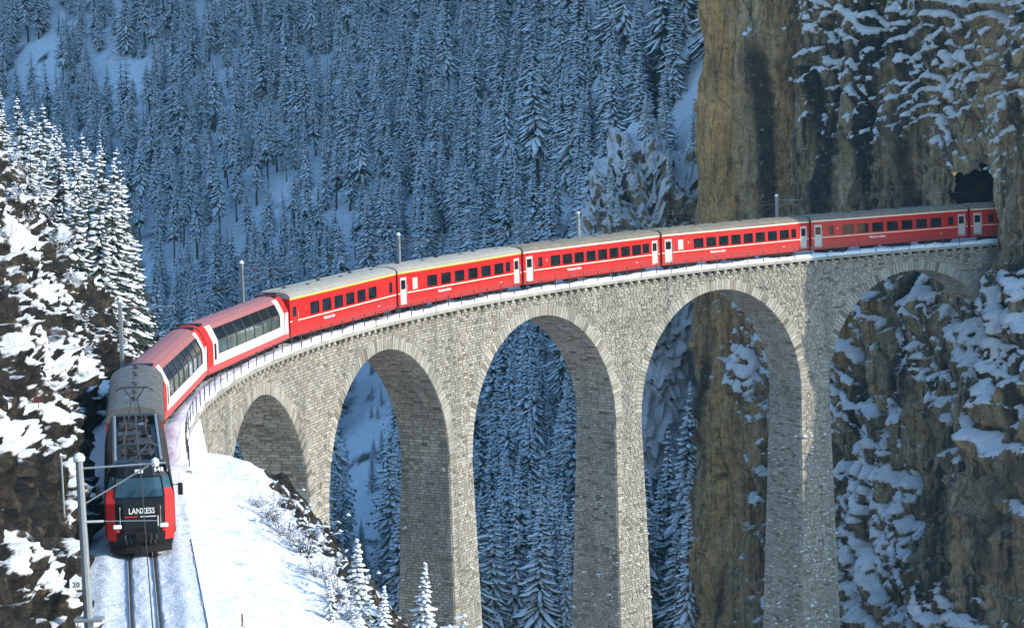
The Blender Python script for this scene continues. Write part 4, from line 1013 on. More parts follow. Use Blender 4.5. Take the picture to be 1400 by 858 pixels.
# locomotive
def loco():
    mtx, L = frame_at(SV, 160.4)
    t = empty('electric_locomotive', 'black and red electric locomotive with white LANXESS lettering leading the train', 'locomotive', mtx)
    hl = L / 2 - .12
    HW = 1.40
    # ring: (y, z) half profiles at stations along x; front end is raked
    def ring(x, prof): return [(x, y, z) for (y, z) in prof] + [(x, -y, z) for (y, z) in prof[::-1]]
    low = [(1.30, .55), (HW, .75), (HW, 1.5), (HW, 2.25), (1.36, 2.5), (1.22, 3.15), (1.02, 3.55)]
    # sides as red/black panels
    sd = MB(); lw_ = MB()
    xr, xf = -hl + .9, hl - 1.05
    for sg in (1, -1):
        for i in range(len(low) - 1):
            (y0, z0), (y1, z1) = low[i], low[i + 1]
            sd.quad((xr, sg * y0, z0), (xf, sg * y0, z0), (xf, sg * y1, z1), (xr, sg * y1, z1))
    sd.build('body_side', M['black'], t)
    # roof with a deep equipment well
    rf = MB(); wy, wz = .86, 3.28; x0, x1 = -hl + 1.6, hl - 1.75
    for sg in (1, -1):
        rf.quad((xr, sg * 1.02, 3.55), (xf, sg * 1.02, 3.55), (xf, sg * wy, 3.60), (xr, sg * wy, 3.60))
        rf.quad((x0, sg * wy, 3.60), (x1, sg * wy, 3.60), (x1, sg * wy, wz), (x0, sg * wy, wz))
    rf.quad((x0, -wy, wz), (x1, -wy, wz), (x1, wy, wz), (x0, wy, wz))
    for a, b in ((xr, x0), (x1, xf)): rf.quad((a, -wy, 3.60), (b, -wy, 3.60), (b, wy, 3.60), (a, wy, 3.60))
    for x in (x0, x1): rf.quad((x, -wy, 3.60), (x, wy, 3.60), (x, wy, wz), (x, -wy, wz))
    roof = rf.build('roof', M['black'], t)
    for sg in (1, -1):
        k = MB(); k.cbox(x0, x1, *sorted((sg * (wy - .0), sg * (wy + .11))), 3.56, 3.68, .02); k.build('roof_walkway', M['steel'], roof)
    # raked cab fronts at both ends
    for e in (1, -1):
        xb = xf if e > 0 else xr
        def X(v): return xb + e * v
        prof = [(.98, .42, 1.24), (1.02, .62, 1.30), (1.06, 1.15, 1.33), (1.02, 2.12, 1.34), (.78, 2.32, 1.33), (.52, 2.60, 1.27), (.26, 3.06, 1.18), (.04, 3.52, 1.02), (0, 3.60, .9)]
        fr = MB(); crs = {0: MB(), 5: MB()}; ws = MB(); tp_ = MB(); skirt = MB()
        def row(p): return [(X(p[0] - (0.30 if abs(f) > .99 else 0.09 if abs(f) > .6 else 0)), f * p[2], p[1]) for f in (-1, -.74, -.5, 0, .5, .74, 1)]
        rows = [row(p) for p in prof]
        for i in range(len(rows) - 1):
            for j in range(6):
                q = (rows[i][j], rows[i][j + 1], rows[i + 1][j + 1], rows[i + 1][j])
                if i < 1: skirt.quad(*q)
                elif i < 4: (crs[j] if j in (0, 5) else fr).quad(*q)
                elif i < 6:
                    (crs[j] if j in (0, 5) and i == 4 else ws).quad(*q)
                else: tp_.quad(*q)
        for sg in (1, -1):                                # side of the cab between front and body
            j = 6 if sg > 0 else 0
            for i in range(len(rows) - 1):
                a = rows[i][j]; b = rows[i + 1][j]
                (crs[5 if sg > 0 else 0] if i < 5 else tp_).quad(a, b, (X(-.02), sg * min(1.4, abs(b[1]) + .05 if b[2] < 2.4 else abs(b[1])), b[2]), (X(-.02), sg * min(1.4, abs(a[1]) + .05 if a[2] < 2.4 else abs(a[1])), a[2]))
        nose = fr.build('cab_front', M['black'], t)
        [c_.build('corner_panel', M['red'], t) for c_ in crs.values()]; ws.build('windscreen', M['glass_cab'], t); tp_.build('cab_roof', M['black'], t); skirt.build('front_skirt', M['under'], t)
        # windscreen surround
        wf = MB()
        for i in (4, 6): wf.tube([Vector(p) + Vector((e * .01, 0, 0)) for p in rows[i][1:6]], .03, 5)
        for j in (1, 5): wf.tube([Vector(rows[i][j]) + Vector((e * .012, 0, 0)) for i in (4, 5, 6)], .03, 5)
        wf.build('windscreen_frame', M['black'], t)
        wp = MB()
        for y in (-.45, .35): wp.tube([(X(.80), y, 2.34), (X(.62), y + .28, 2.62)], .014, 4)
        wp.build('wiper', M['under'], t)
        for y in (-.92, .92):
            h = MB(); h.cbox(X(1.0) - .05, X(1.0) + .06, y - .17, y + .17, 1.12, 1.30, .03); hd = h.build('headlight', M['lamp'], t)
            h = MB(); h.cbox(X(1.0) - .05, X(1.0) + .055, y - .08, y + .08, .98, 1.08, .02); h.build('tail_light', M['red'], t)
        h = MB(); h.cbox(X(.24) - .10, X(.24) + .06, -.17, .17, 3.20, 3.36, .03); h.build('top_headlight', M['lamp'], t)
        bm_ = MB(); bm_.cbox(X(1.05) - .1, X(1.05) + .12, -.42, .42, .72, .98, .05); bm_.cyl((X(1.24), 0, .85), (1, 0, 0), .22, .10, 14); bm_.build('coupler', M['under'], t)
        ho = MB()
        for y in (-.62, -.42, .42, .62): ho.tube([(X(1.05), y, .86), (X(1.16), y * .98, .7), (X(1.10), y * .9, .5), (X(1.02), y * .85, .62)], .028, 5)
        ho.build('brake_hose', M['steel_dark'], t)
        for y in (-.80, .80):
            hr = MB(); hr.tube([(X(1.05), y, 1.35), (X(1.12), y, 1.4), (X(1.12), y, 1.95), (X(1.04), y, 2.0)], .02, 5); hr.build('handrail', M['alu'], t)
        pl = MB(); pl.loft([[(X(.62), y, .40), (X(.62), y, .14), (X(xo), y, .14), (X(xo - .10), y, .42)] for y, xo in ((-1.22, .78), (-.6, 1.10), (0, 1.22), (.6, 1.10), (1.22, .78))], True); pl.build('snow_plough', M['under'], t)
        for sg in ((1, -1) if e > 0 else ()):
            mr = MB(); mr.tube([(X(-.1), sg * 1.30, 2.62), (X(.05), sg * 1.62, 2.66)], .02, 5); mr.cbox(X(.05) - .05, X(.05) + .05, sg * 1.64 - .10, sg * 1.64 + .10, 2.22, 2.72, .03); mr.build('mirror', M['black'], t)
            dw = MB(); dw.box(X(-1.0), X(-.35), *sorted((sg * 1.385, sg * 1.405)), 1.95, 2.5) if False else None
        if e > 0:
            # lettering on the nose
            x_ = X(1.072)
            me = text_mesh('lettering', 'LANXESS', 0.33, M['white'], .008); o = link('lettering', me, t)
            me.transform(Matrix.Diagonal((.78, 1, 1, 1)))
            o.matrix_local = Matrix.Translation((X(1.045), .06, 1.72)) @ Matrix(((0, .04, 1), (1, 0, 0), (0, 1, -.04))).to_4x4()
            l = MB(); l.box(X(1.045), X(1.068), -.62, -.12, 1.58, 1.62); l.build('red_underline', M['red'], t)
            l = MB(); l.box(X(1.045), X(1.068), .0, .62, 1.585, 1.615); l.build('white_underline', M['white'], t)
            me = text_mesh('number', '648', 0.26, M['white'], .008); o = link('number', me, t)
            o.matrix_local = Matrix.Translation((X(.20), .80, 3.25)) @ Matrix(((0, -.42, .9), (1, 0, 0), (0, .9, .42))).to_4x4()
    for sg in (1, -1):
        st = MB(); st.box(xr, xf, *sorted((sg * 1.401, sg * 1.407)), .76, 1.05); st.build('side_stripe', M['red'], t)
        for a in (-5.2, -3.4, 2.2, 4.0):
            w = MB(); w.box(a, a + 1.2, *sorted((sg * 1.36, sg * 1.404)), 1.9, 2.24); w.build('ventilation_grille', M['steel_dark'], t)
        dw = MB(); dw.box(xf - 1.15, xf - .55, *sorted((sg * 1.37, sg * 1.405)), 1.6, 2.25); dw.build('cab_side_window', M['glass_cab'], t)
        dr = MB(); dr.box(xf - .45, xf - .02, *sorted((sg * 1.38, sg * 1.406)), .8, 2.25); dr.build('cab_door', M['red'], t)
        u = MB()
        for a in (-6.2, -2.3, 2.3, 4.4): u.cbox(a, a + 1.7, *sorted((sg * .95, sg * 1.25)), .25, .6, .04)
        u.build('equipment_box', M['under'], t)
    fl = MB(); fl.box(-hl + .3, hl - .3, -1.2, 1.2, .48, .58); fl.build('underframe', M['under'], t)
    for x in (-hl + 3.0, hl - 3.0): bogie(t, x, 1.2)
    # roof equipment
    eq = [(-4.2, -.35, .5, .4, .28), (-2.6, .3, .7, .35, .22), (-1.1, -.3, .5, .5, .34), (.4, .28, .6, .4, .25), (2.0, -.3, .8, .35, .22), (3.6, .25, .5, .45, .3), (4.6, -.35, .4, .3, .2)]
    for (x, y, a, b, c) in eq:
        q = MB(); q.cbox(x - a, x + a, y - b, y + b, wz - .01, wz + c, .03); q.build('roof_equipment', rng.choice([M['steel'], M['steel_dark'], M['steel_dark'], M['under']]), roof)
    for (x, y) in [(-3.4, .45), (-3.4, -.45), (-1.9, -.1), (-.3, .5), (-.3, -.55), (1.2, -.3), (1.2, .6), (2.8, .5), (2.9, -.6), (4.2, .55), (4.2, -.1), (-4.9, .5), (-4.9, -.5)]:
        q = MB(); q.tube([(x, y, wz)] + [(x, y, wz + .05 + .04 * i) for i in range(8)], [.05] + [.085 if i % 2 else .05 for i in range(8)], 8); q.build('insulator', M['rust'], roof)
    bb = MB()
    for y, zc in ((.5, 3.68), (-.5, 3.66), (0, 3.72)): bb.tube([(x0 + .3, y, zc), (-1.5, y * .8, zc + .03), (1.5, y * 1.1, zc - .02), (x1 - .4, y, zc)], .025, 5)
    for x in (-3.4, -.3, 1.2, 4.2): bb.tube([(x, -.55, 3.68), (x, .55, 3.68)], .022, 5)
    bb.build('busbar', M['copper'], roof)
    # pantographs: front one folded, rear one raised to the wire
    def panto(x, raised, d):
        p = MB()
        for y in (-.45, .45): p.tube([(x - .7, y, 3.66), (x + .7, y, 3.66)], .03, 5)
        for xx in (x - .7, x + .7): p.tube([(xx, -.45, 3.66), (xx, .45, 3.66)], .03, 5)
        if raised:
            kn = (x - d * 1.25, 0, 4.35); hd = (x + d * .1, 0, 5.02)
            p.tube([(x + d * .6, -.3, 3.70), (kn[0], -.12, kn[2])], .035, 5); p.tube([(x + d * .6, .3, 3.70), (kn[0], .12, kn[2])], .035, 5)
            p.tube([(kn[0], -.12, kn[2]), (hd[0], -.45, hd[2])], .026, 5); p.tube([(kn[0], .12, kn[2]), (hd[0], .45, hd[2])], .026, 5)
            for xx in (-.18, .18): p.tube([(hd[0] + xx, -.85, hd[2] - .12), (hd[0] + xx, -.6, hd[2] + .04), (hd[0] + xx, .6, hd[2] + .04), (hd[0] + xx, .85, hd[2] - .12)], .028, 5)
            for y in (-.45, .45): p.tube([(hd[0] - .18, y, hd[2]), (hd[0] + .18, y, hd[2])], .02, 5)
        else:
            p.tube([(x + d * .6, -.3, 3.72), (x - d * .9, -.12, 3.80)], .035, 5); p.tube([(x + d * .6, .3, 3.72), (x - d * .9, .12, 3.80)], .035, 5)
            p.tube([(x - d * .9, -.12, 3.82), (x + d * .55, -.45, 3.86)], .026, 5); p.tube([(x - d * .9, .12, 3.82), (x + d * .55, .45, 3.86)], .026, 5)
            for xx in (-.15, .15): p.tube([(x + d * .55 + xx, -.85, 3.78), (x + d * .55 + xx, -.6, 3.90), (x + d * .55 + xx, .6, 3.90), (x + d * .55 + xx, .85, 3.78)], .028, 5)
        p.build('pantograph', M['steel_dark'], roof)
    panto(-hl + 2.6, True, 1); panto(hl - 3.4, False, -1)
    sn_ = MB()
    for (x, y, r_) in [(x0 + .4, .3, .2), (x1 - .5, -.4, .16), (-1.9, .55, .13), (3.0, .1, .12)]:
        sn_.tube([(x, y, wz), (x, y, wz + .05), (x, y, wz + .09)], [r_, r_ * .8, .02], 8)
    sn_.build('roof_snow', M['snow'], roof)
loco()

# ------------------------------------------------------------------ line-side things
# track: two rails
trk = empty('railway_track', 'narrow-gauge track with two dark rails running through the snow', 'railway track', Matrix.Translation(tp(150, 0, 0)))
TI = trk.matrix_world.inverted()
for off_ in (.5, -.5):
    mb = MB(); prof = [(-.05, -.11), (.05, -.11), (.012, -.09), (.012, -.035), (.034, -.03), (.034, .0), (-.034, .0), (-.034, -.03), (-.012, -.035), (-.012, -.09)]
    ss_ = list(np.linspace(-40, 136, 150)) + list(np.linspace(137, 215, 12))
    mb.loft([[tp(s, off_ + y, z) for y, z in prof] for s in ss_], True)
    me = mb.mesh('rail', M['rail']); me.transform(TI); o = bpy.data.objects.new('rail', me); COL.objects.link(o); o.parent = trk
# railing along the inner edge of the viaduct
rl = empty('safety_railing', 'thin dark post and wire railing along the viaduct edge', 'railing', Matrix.Translation(tp(60, 2.5, 0)))
RI = rl.matrix_world.inverted(); pm = MB(); pm.cbox(-.03, .03, -.03, .03, 0, 1.12, .01); pm = pm.mesh('post', M['steel_dark'])
sposts = np.arange(-2, 142, 1.95)
for s in sposts:
    mtx, _l = frame_at(s - .1, s + .1); o = bpy.data.objects.new('post', pm); COL.objects.link(o); o.parent = rl
    o.matrix_local = RI @ Matrix.Translation(tp(s, 2.56, -.05)) @ mtx.to_3x3().to_4x4()
for h in (.55, 1.03):
    mb = MB(); mb.tube([tp(s, 2.56, h) for s in np.linspace(-2, 140.3, 150)], .014, 4); me = mb.mesh('railing_wire', M['steel_dark']); me.transform(RI)
    o = bpy.data.objects.new('railing_wire', me); COL.objects.link(o); o.parent = rl
# catenary masts on the outer side
def mast(s, label, off=-2.95, hgt=5.75, side=1, dark=False):
    t = empty('catenary_mast', label, 'mast', Matrix.Translation(tp(s, off, -.2)), 'catenary masts along the viaduct')
    I = t.matrix_world.inverted(); mtx, _l = frame_at(s - .2, s + .2); rot = mtx.to_3x3().to_4x4()
    def put(name, mb, mat):
        me = mb.mesh(name, mat); me.transform(rot); o = link(name, me, t); return o
    p = MB(); p.cbox(-.11, .11, -.11, .11, -.3, hgt, .02); p.cbox(-.2, .2, -.2, .2, -.3, .2, .03); put('pole', p, M['steel'])
    c = MB(); c.tube([(0, 0, hgt - .02), (0, 0, hgt + .08), (0, 0, hgt + .2)], [.18, .15, .03], 8); put('snow_cap', c, M['snow'])
    d = -off
    a = MB(); a.tube([(0, .1, hgt - .35), (0, d + .25, hgt - .30)], .035, 6); a.tube([(0, .1, hgt - 1.15), (0, d * .75, hgt - .36)], .03, 6); put('cantilever_arm', a, M['steel'])
    i = MB(); i.tube([(0, d * .30, hgt - .34 + .02 * k) if False else (0, d * .22 + .05 * k, hgt - .345) for k in range(8)], [.05 if k % 2 else .085 for k in range(8)], 8); put('insulator', i, M['rust'])
    r = MB(); r.tube([(0, d * .55, hgt - .62), (0, d + .1, hgt - .78)], .018, 5); put('steady_arm', r, M['steel'])
MS = [18.9, 42.8, 66.5, 90.3, 114.8]
NM = ['grey catenary mast behind the coach nearest the tunnel', 'grey snow-capped catenary mast behind the roof of the middle red coaches', 'grey catenary mast behind the two yellow-striped coaches', 'grey catenary mast behind the panorama coach with the red coach', 'grey catenary mast behind the grey-roofed van, before the snowy spruce']
for s, n in zip(MS, NM): mast(s, n)
# catenary wires, spans between masts
SG = [-30] + MS + [139, 172.5, 205]
for nm, h, lab in (('contact_wire', 5.06, 'thin contact wire strung above the track'), ('messenger_wire', 5.55, 'thin sagging messenger wire above the contact wire')):
    mb = MB(); pts = []
    for a, b in zip(SG[:-1], SG[1:]):
        for k in range(6):
            f = k / 6; pa, pb = tp(a, 0, h), tp(b, 0, h); pts.append(pa.lerp(pb, f) - Vector((0, 0, (0.28 if nm == 'messenger_wire' else .03) * 4 * f * (1 - f))))
    mb.tube(pts, .014 if nm == 'contact_wire' else .009, 4); tag(mb.build(nm, M['copper']), lab, 'wire')
# foreground mast beside the locomotive
FS = next(s for s in np.arange(160, 215, .1) if tp(s).y < 71.0)
pb = at_depth(121, 858, 71.0); ptp = at_depth(108, 628, 71.0)
fm = empty('catenary_mast', 'tall grey foreground mast with snow cap and arm reaching over the track', 'mast', Matrix.Translation((pb.x, 71.0, tp(FS).z - .3)))
FI = fm.matrix_world.inverted()
def fput(name, mb, mat):
    me = mb.mesh(name, mat); me.transform(FI); return link(name, me, fm)
p = MB(); bx = Vector((pb.x + .08, 71.0, tp(FS).z - .4)); p.tube([bx, ptp.lerp(bx, .5), ptp], [.17, .14, .115], 10); fput('pole', p, M['steel'])
c = MB(); c.tube([ptp - Vector((0, 0, .04)), ptp + Vector((0, 0, .06)), ptp + Vector((0, 0, .17)), ptp + Vector((0, 0, .22))], [.17, .19, .13, .02], 10); fput('snow_cap', c, M['snow'])
a0, a1 = at_depth(112, 640, 71.0), at_depth(226, 632, 70.6); st0, st1 = at_depth(116, 688, 71.0), at_depth(203, 636, 70.7)
a = MB(); a.tube([a0, a1], .035, 6); fput('cantilever_arm', a, M['alu']); a = MB(); a.tube([st0, st1], .03, 6); fput('cantilever_strut', a, M['alu'])
ib = at_depth(212, 632, 70.6); i = MB(); i.tube([ib + Vector((0, 0, -.1)), ib, ib + Vector((0, 0, .1)), ib + Vector((0, 0, .16))], [.10, .13, .11, .02], 10); fput('insulator', i, M['snow'])
l0, l1, l2 = at_depth(116, 713, 71.0), at_depth(141, 712, 70.9), at_depth(216, 711, 70.7)
a = MB(); a.tube([l0, l1], .04, 6); fput('lower_bracket', a, M['frost'])
a = MB(); a.tube([l1, l2], .014, 5); fput('steady_arm', a, M['alu'])
a = MB(); a.tube([l2 + Vector((0, 0, .16)), l2 + Vector((0, 0, -.16))], .025, 5); fput('clamp', a, M['alu'])
for (u_, v_) in ((122, 846),):
    q = at_depth(u_, v_, 71.0); a = MB(); a.cbox(q.x - .45, q.x + .45, 70.75, 71.25, q.z - .05, q.z + .05, .02); fput('step_bracket', a, M['steel'])
# gradient board, pole and small sign on the rock
def ground_z(x, y, zmax=40):
    h = SURF.ray_cast(Vector((x, y, zmax)), Vector((0, 0, -1)))
    return h[0].z if h and h[0] else None
def bvh_of(*obs):
    vs = []; fs = []
    for o in obs:
        b = len(vs); me = o.data; co = np.empty(len(me.vertices) * 3, np.float32); me.vertices.foreach_get('co', co); vs += co.reshape(-1, 3).tolist()
        fi = np.empty(len(me.polygons) * 4, np.int32); me.polygons.foreach_get('vertices', fi); fs += (fi.reshape(-1, 4) + b).tolist()
    return BVHTree.FromPolygons(vs, fs)
SURF = bvh_of(hill, emb, hsd)
SIGHT = bvh_of(cliff, hill, emb)
def on_pixel(u, v, tree=None):
    d = ray_dir(u, v).normalized(); h = (tree or SURF).ray_cast(Vector((0, 0, ZC)), d); return h[0]
g = at_depth(104, 797, 72.5); sgn = empty('gradient_sign', 'small white house-shaped board reading 20 beside the mast', 'sign', Matrix.Translation((g.x, 72.5, g.z - .9)))
b = MB(); w_ = .20; b.loft([[(x, y, z) for (x, z) in ((-w_, .70), (w_, .70), (w_, 1.02), (0, 1.20), (-w_, 1.02))] for y in (-.015, .015)], True); b.build('board', M['white'], sgn)
b = MB(); b.tube([(0, .035, -1.2), (0, .035, 1.1)], .025, 6); b.build('post', M['steel'], sgn)
me = text_mesh('lettering', '20', .24, M['black'], .003); o = link('lettering', me, sgn); o.matrix_local = Matrix.Translation((0, -.02, .78)) @ Matrix.Rotation(math.pi / 2, 4, 'X')
q = on_pixel(53, 560)
if q:
    sg2 = empty('small_sign', 'small brown plate on a thin post in the snow on the rock', 'sign', Matrix.Translation(q))
    b = MB(); b.cbox(-.17, .17, -.02, .02, .30, .55, .01); b.build('plate', M['sign_brown'], sg2)
    b = MB(); b.tube([(0, .03, -.3), (0, .03, .5)], .02, 5); b.build('post', M['steel_dark'], sg2)
q = on_pixel(88, 702)
if q:
    b = MB(); b.tube([Vector((q.x, q.y, q.z - .3)), Vector((q.x - .05, q.y, q.z + 2.2))], .045, 7); t = empty('marker_pole', 'thin grey pole standing against the rock wall by the mast', 'pole', Matrix.Translation(q)); me = b.mesh('shaft', M['steel']); me.transform(t.matrix_world.inverted()); link('shaft', me, t)
    b = MB(); b.tube([(-.05, 0, 2.18), (-.05, 0, 2.26)], [.06, .03], 7); b.build('cap', M['snow'], t)
q = on_pixel(331, 856)
if q:
    t = empty('fence_stake', 'thin brown stake with a wire in the bright snow bank', 'stake', Matrix.Translation(q))
    b = MB(); b.tube([(0, 0, -.3), (.01, 0, .48)], .03, 6); b.build('stake', M['sign_brown'], t)
    b = MB(); b.tube([(.01, 0, .4), (.12, -.3, .1), (.2, -.6, -.15)], .008, 4); b.build('wire', M['steel_dark'], t)
cb = MB(); pts = []
for k in range(14):
    s = 157 + k * 2.4; P = tp(s, 2.05 + .012 * k, 0); z = ground_z(P.x, P.y, 10); pts.append(Vector((P.x, P.y, (z if z is not None else P.z) + .03)))
cb.tube(pts, .018, 5); tag(cb.build('ground_cable', M['steel_dark']), 'dark cable lying on the snow beside the track', 'cable')

# ------------------------------------------------------------------ trees
def spruce(seed, H=20.0, Rb=2.7, bare=0.10, whorls=33, per=7, snow=0.8, seg=4, power=0.85):
    """returns trunk, crown and snow builders of a snow-laden spruce"""
    r = random.Random(seed); tr, cw, sn_ = MB(), MB(), MB()
    lean = [(0, 0, -1.5)]; 
    tr.tube([(0, 0, -1.5), (r.uniform(-.05, .05), r.uniform(-.05, .05), H * .5), (0, 0, H * .99)], [H * .014 + .04, H * .010 + .02, .015], 7)
    asym = [r.uniform(.75, 1.2) for _ in range(8)]
    for wi in range(whorls):
        f = wi / (whorls - 1); z = H * (bare + (0.985 - bare) * f ** 0.92)
        rad = Rb * (1 - f) ** power * r.uniform(.82, 1.12) + .10
        if f < .12: rad *= .65 + 2.5 * f
        n = max(5, int(per * 1.5 * (1 - .4 * f) + r.random()))
        a0 = r.uniform(0, 6.28)
        for b in range(n):
            a = a0 + 6.283 * b / n + r.uniform(-.3, .3)
            l = rad * r.uniform(.62, 1.15) * asym[int((a % 6.283) / 6.284 * 8)]
            if r.random() < .06: continue
            zz_ = z + r.uniform(-.3, .3) * H / whorls
            ca, sa = math.cos(a), math.sin(a); droop = r.uniform(.50, .95) * (1 - .6 * f); lift = .22 * f
            side = Vector((-sa, ca, 0)); W = l * r.uniform(.085, .15) + .06
            pts = []
            for k in range(seg + 1):
                t = k / seg
                pts.append(Vector((ca * l * t, sa * l * t, zz_ - l * droop * t ** 1.4 + l * lift * t + (l * .07 * t * t if k == seg else 0))))
            ws = [W * .25] + [W * (1.15 - .55 * abs(k / seg - .45)) * r.uniform(.7, 1.25) for k in range(1, seg)] + [W * .12]
            L_e = [p + side * w - Vector((0, 0, w * .35)) for p, w in zip(pts, ws)]; R_e = [p - side * w - Vector((0, 0, w * .35)) for p, w in zip(pts, ws)]
            base = len(cw.v); cw.v += [tuple(v) for v in pts] + [tuple(v) for v in L_e] + [tuple(v) for v in R_e]; m_ = seg + 1
            for k in range(seg):
                for o_ in (m_, 2 * m_): cw.f.append((base + k, base + k + 1, base + o_ + k + 1, base + o_ + k)); cw.m.append(0)
            for k in range(1, seg + 1):                      # side twigs and hanging sprays
                for sg in (1, -1):
                    e = pts[k] + side * sg * ws[k] * .6; out = (Vector((ca, sa, 0)) * r.uniform(.2, .9) + side * sg * r.uniform(.5, 1.2)).normalized() * W * r.uniform(.6, 1.2)
                    hang = Vector((0, 0, -W * r.uniform(.5, 1.3)))
                    cw.add([pts[k] - Vector((ca, sa, 0)) * W * .3, e + out + hang * .6, pts[k] + Vector((ca, sa, 0)) * W * .25], [(0, 1, 2)])
                    if r.random() < .6: cw.add([pts[k], pts[k - 1].lerp(pts[k], .4), e + hang], [(0, 1, 2)])
            if r.random() < snow:
                k0 = r.choice([0, 1, 1]) if l > .7 else 0
                t_ = .05 + .06 * r.random() + .02 * l
                base = len(sn_.v); cnt = 0
                for k in range(k0, seg + 1):
                    w = ws[k] * r.uniform(.6, .95) + .02; up_ = Vector((0, 0, t_ * (1 if k < seg else .5)))
                    sn_.v += [tuple(pts[k] + side * w - Vector((0, 0, w * .30))), tuple(pts[k] + side * w * .5 + up_ * .8), tuple(pts[k] - side * w * .5 + up_ * .8), tuple(pts[k] - side * w - Vector((0, 0, w * .30)))]; cnt += 1
                for k in range(cnt - 1):
                    for j in range(3): sn_.f.append((base + 4 * k + j, base + 4 * k + j + 1, base + 4 * (k + 1) + j + 1, base + 4 * (k + 1) + j)); sn_.m.append(0)
                sn_.f.append((base + 4 * (cnt - 1), base + 4 * (cnt - 1) + 1, base + 4 * (cnt - 1) + 2, base + 4 * (cnt - 1) + 3)); sn_.m.append(0)
    return tr, cw, sn_
def proto(seed, **kw):
    tr, cw, sn_ = spruce(seed, **kw)
    return dict(trunk=tr.mesh('trunk', M['bark']), crown=cw.mesh('crown', M['needle']), snow=sn_.mesh('branch_snow', M['snow_tree'], True), raw=(tr, cw, sn_), H=kw.get('H', 20.0))
PROTO = [proto(1, Rb=3.3, snow=.97), proto(2, Rb=2.8, whorls=36, snow=.97), proto(3, Rb=3.9, per=8, snow=.97), proto(4, bare=.28, Rb=2.9, whorls=28, snow=.95), proto(5, bare=.40, Rb=2.6, whorls=24, snow=.95), proto(6, Rb=2.8, snow=1.0, whorls=36), proto(7, Rb=3.4, whorls=24, per=5, snow=.8, bare=.15, power=.6), proto(8, Rb=2.5, whorls=30, snow=.9, power=1.1, H=20.0)]
def place_tree(P, loc, h, rot, label, group=None, name='spruce_tree'):
    t = empty(name, label, 'tree', None, group); t.location = loc; t.rotation_euler = (rng.gauss(0, .03), rng.gauss(0, .03), rot); k = h / P['H']; t.scale = (k * rng.uniform(.9, 1.1), k * rng.uniform(.9, 1.1), k)
    link('trunk', P['trunk'], t); c = link('crown', P['crown'], t); tag(link('branch_snow', P['snow'], c), kind='stuff')
    return t
# positions on the far slope
CLEAR = [(45, 92, 34, 32, 1), (28, 110, 26, 20, 1), (165, 108, 34, 24, 1), (150, 122, 22, 12, 1), (185, 92, 16, 12, 1), (697, 172, 11, 22, 1), (640, 222, 18, 12, 1), (314, 215, 7, 32, 1), (505, 720, 36, 26, 1),
         (335, 335, 60, 24, .55), (400, 290, 50, 40, .3), (905, 480, 26, 70, .6), (640, 300, 40, 24, .5), (460, 330, 60, 22, .4)]
cands = []
yy = 262.0
while yy < 1000:
    st_ = 4.5 + 0.0012 * (yy - 300); xw = .235 * yy
    for x in np.arange(-xw, xw, st_):
        X_, Y_ = x + NR.uniform(-.42, .42) * st_, yy + NR.uniform(-.42, .42) * st_
        cands.append((X_, Y_))
    yy += st_
CA = np.array(cands); Zc = ground(CA[:, 0], CA[:, 1]) - .2
dn = fbm(CA[:, 0] / 22, CA[:, 1] / 22, 5.5, 3)
hts = np.clip(NR.normal(1.0, .19, len(CA)) * np.interp(CA[:, 0], [-120, -50, 10, 40], [13.5, 15.0, 18.5, 21.5]) + 3.0 * dn, 7, 30) * np.where(NR.random(len(CA)) < .14, .55, 1)
bu, bv, bw = to_px(np.column_stack([CA, Zc])); tu, tv, _ = to_px(np.column_stack([CA, Zc + hts]))
ok = (bu > -60) & (bu < 1010) & (tv < 870) & (bv > -25) & ((np.abs(CA[:, 1] - (foot(CA[:, 0]) - 14)) > 14) | (CA[:, 0] > -12)) & (Zc > FLOOR - 2.0)
ok &= ~((np.hypot((CA[:, 0] - 17.6) / 9, (CA[:, 1] - 297) / 10) < 1.0)) & ~((CA[:, 0] > np.interp(CA[:, 1], [272, 300, 450], [26, 44, 108])) & (CA[:, 1] > 255)) & (dn > -.95)
for (u_, v_, ru, rv_, k) in CLEAR: ok &= ~((((bu - u_) / ru) ** 2 + ((bv - v_) / rv_) ** 2 < 1) & (NR.random(len(CA)) < k))
glade = (bu > 470) & (bu < 542) & (bv > 470)
hts = np.where(glade, hts * NR.uniform(.18, .45, len(CA)), hts); ok &= ~(glade & (NR.random(len(CA)) < .55))
for (u_, v_, ru, rv_, k) in [(50, 90, 24, 22, 1), (165, 105, 24, 16, 1)]: ok &= ~(((((bu + tu) / 2 - u_) / ru) ** 2 + (((bv + tv) / 2 - v_) / rv_) ** 2 < 1))
CA, Zc, hts, bu, bv, bw, tu, tv = [a[ok] for a in (CA, Zc, hts, bu, bv, bw, tu, tv)]
# which show: not behind the cliff, the rock hill or the train
size = hts / bw
mid = np.column_stack([CA, Zc + hts * .7]); vis = np.ones(len(CA), bool)
for i, P in enumerate(mid):
    d = Vector(P) - Vector((0, 0, ZC)); h = SIGHT.ray_cast(Vector((0, 0, ZC)), d.normalized(), d.length - 2)
    if h[0] is not None: vis[i] = False
mu, mv, _ = to_px(mid); vis &= (mu > 0) & (mu < 1400) & (mv > 0) & (mv < 850)
deck_v = np.interp(mu, [150, 300, 430, 700, 1100, 1340], [480, 430, 385, 335, 295, 285])
vis &= (mv < deck_v) | (np.abs(mu - 500) < 45) | (np.abs(mu - 715) < 58) | (np.abs(mu - 915) < 40)
order = np.argsort(-(size * vis)); top = order[:300]; rest = order[300:]
var = NR.choice(8, len(CA), p=[.18, .15, .12, .13, .08, .12, .10, .12])
var = np.where((bv > 240) & (bv < 380) & (bu < 620) & (NR.random(len(CA)) < .5), NR.choice([3, 4], len(CA)), var)
rots = NR.uniform(0, 6.28, len(CA))
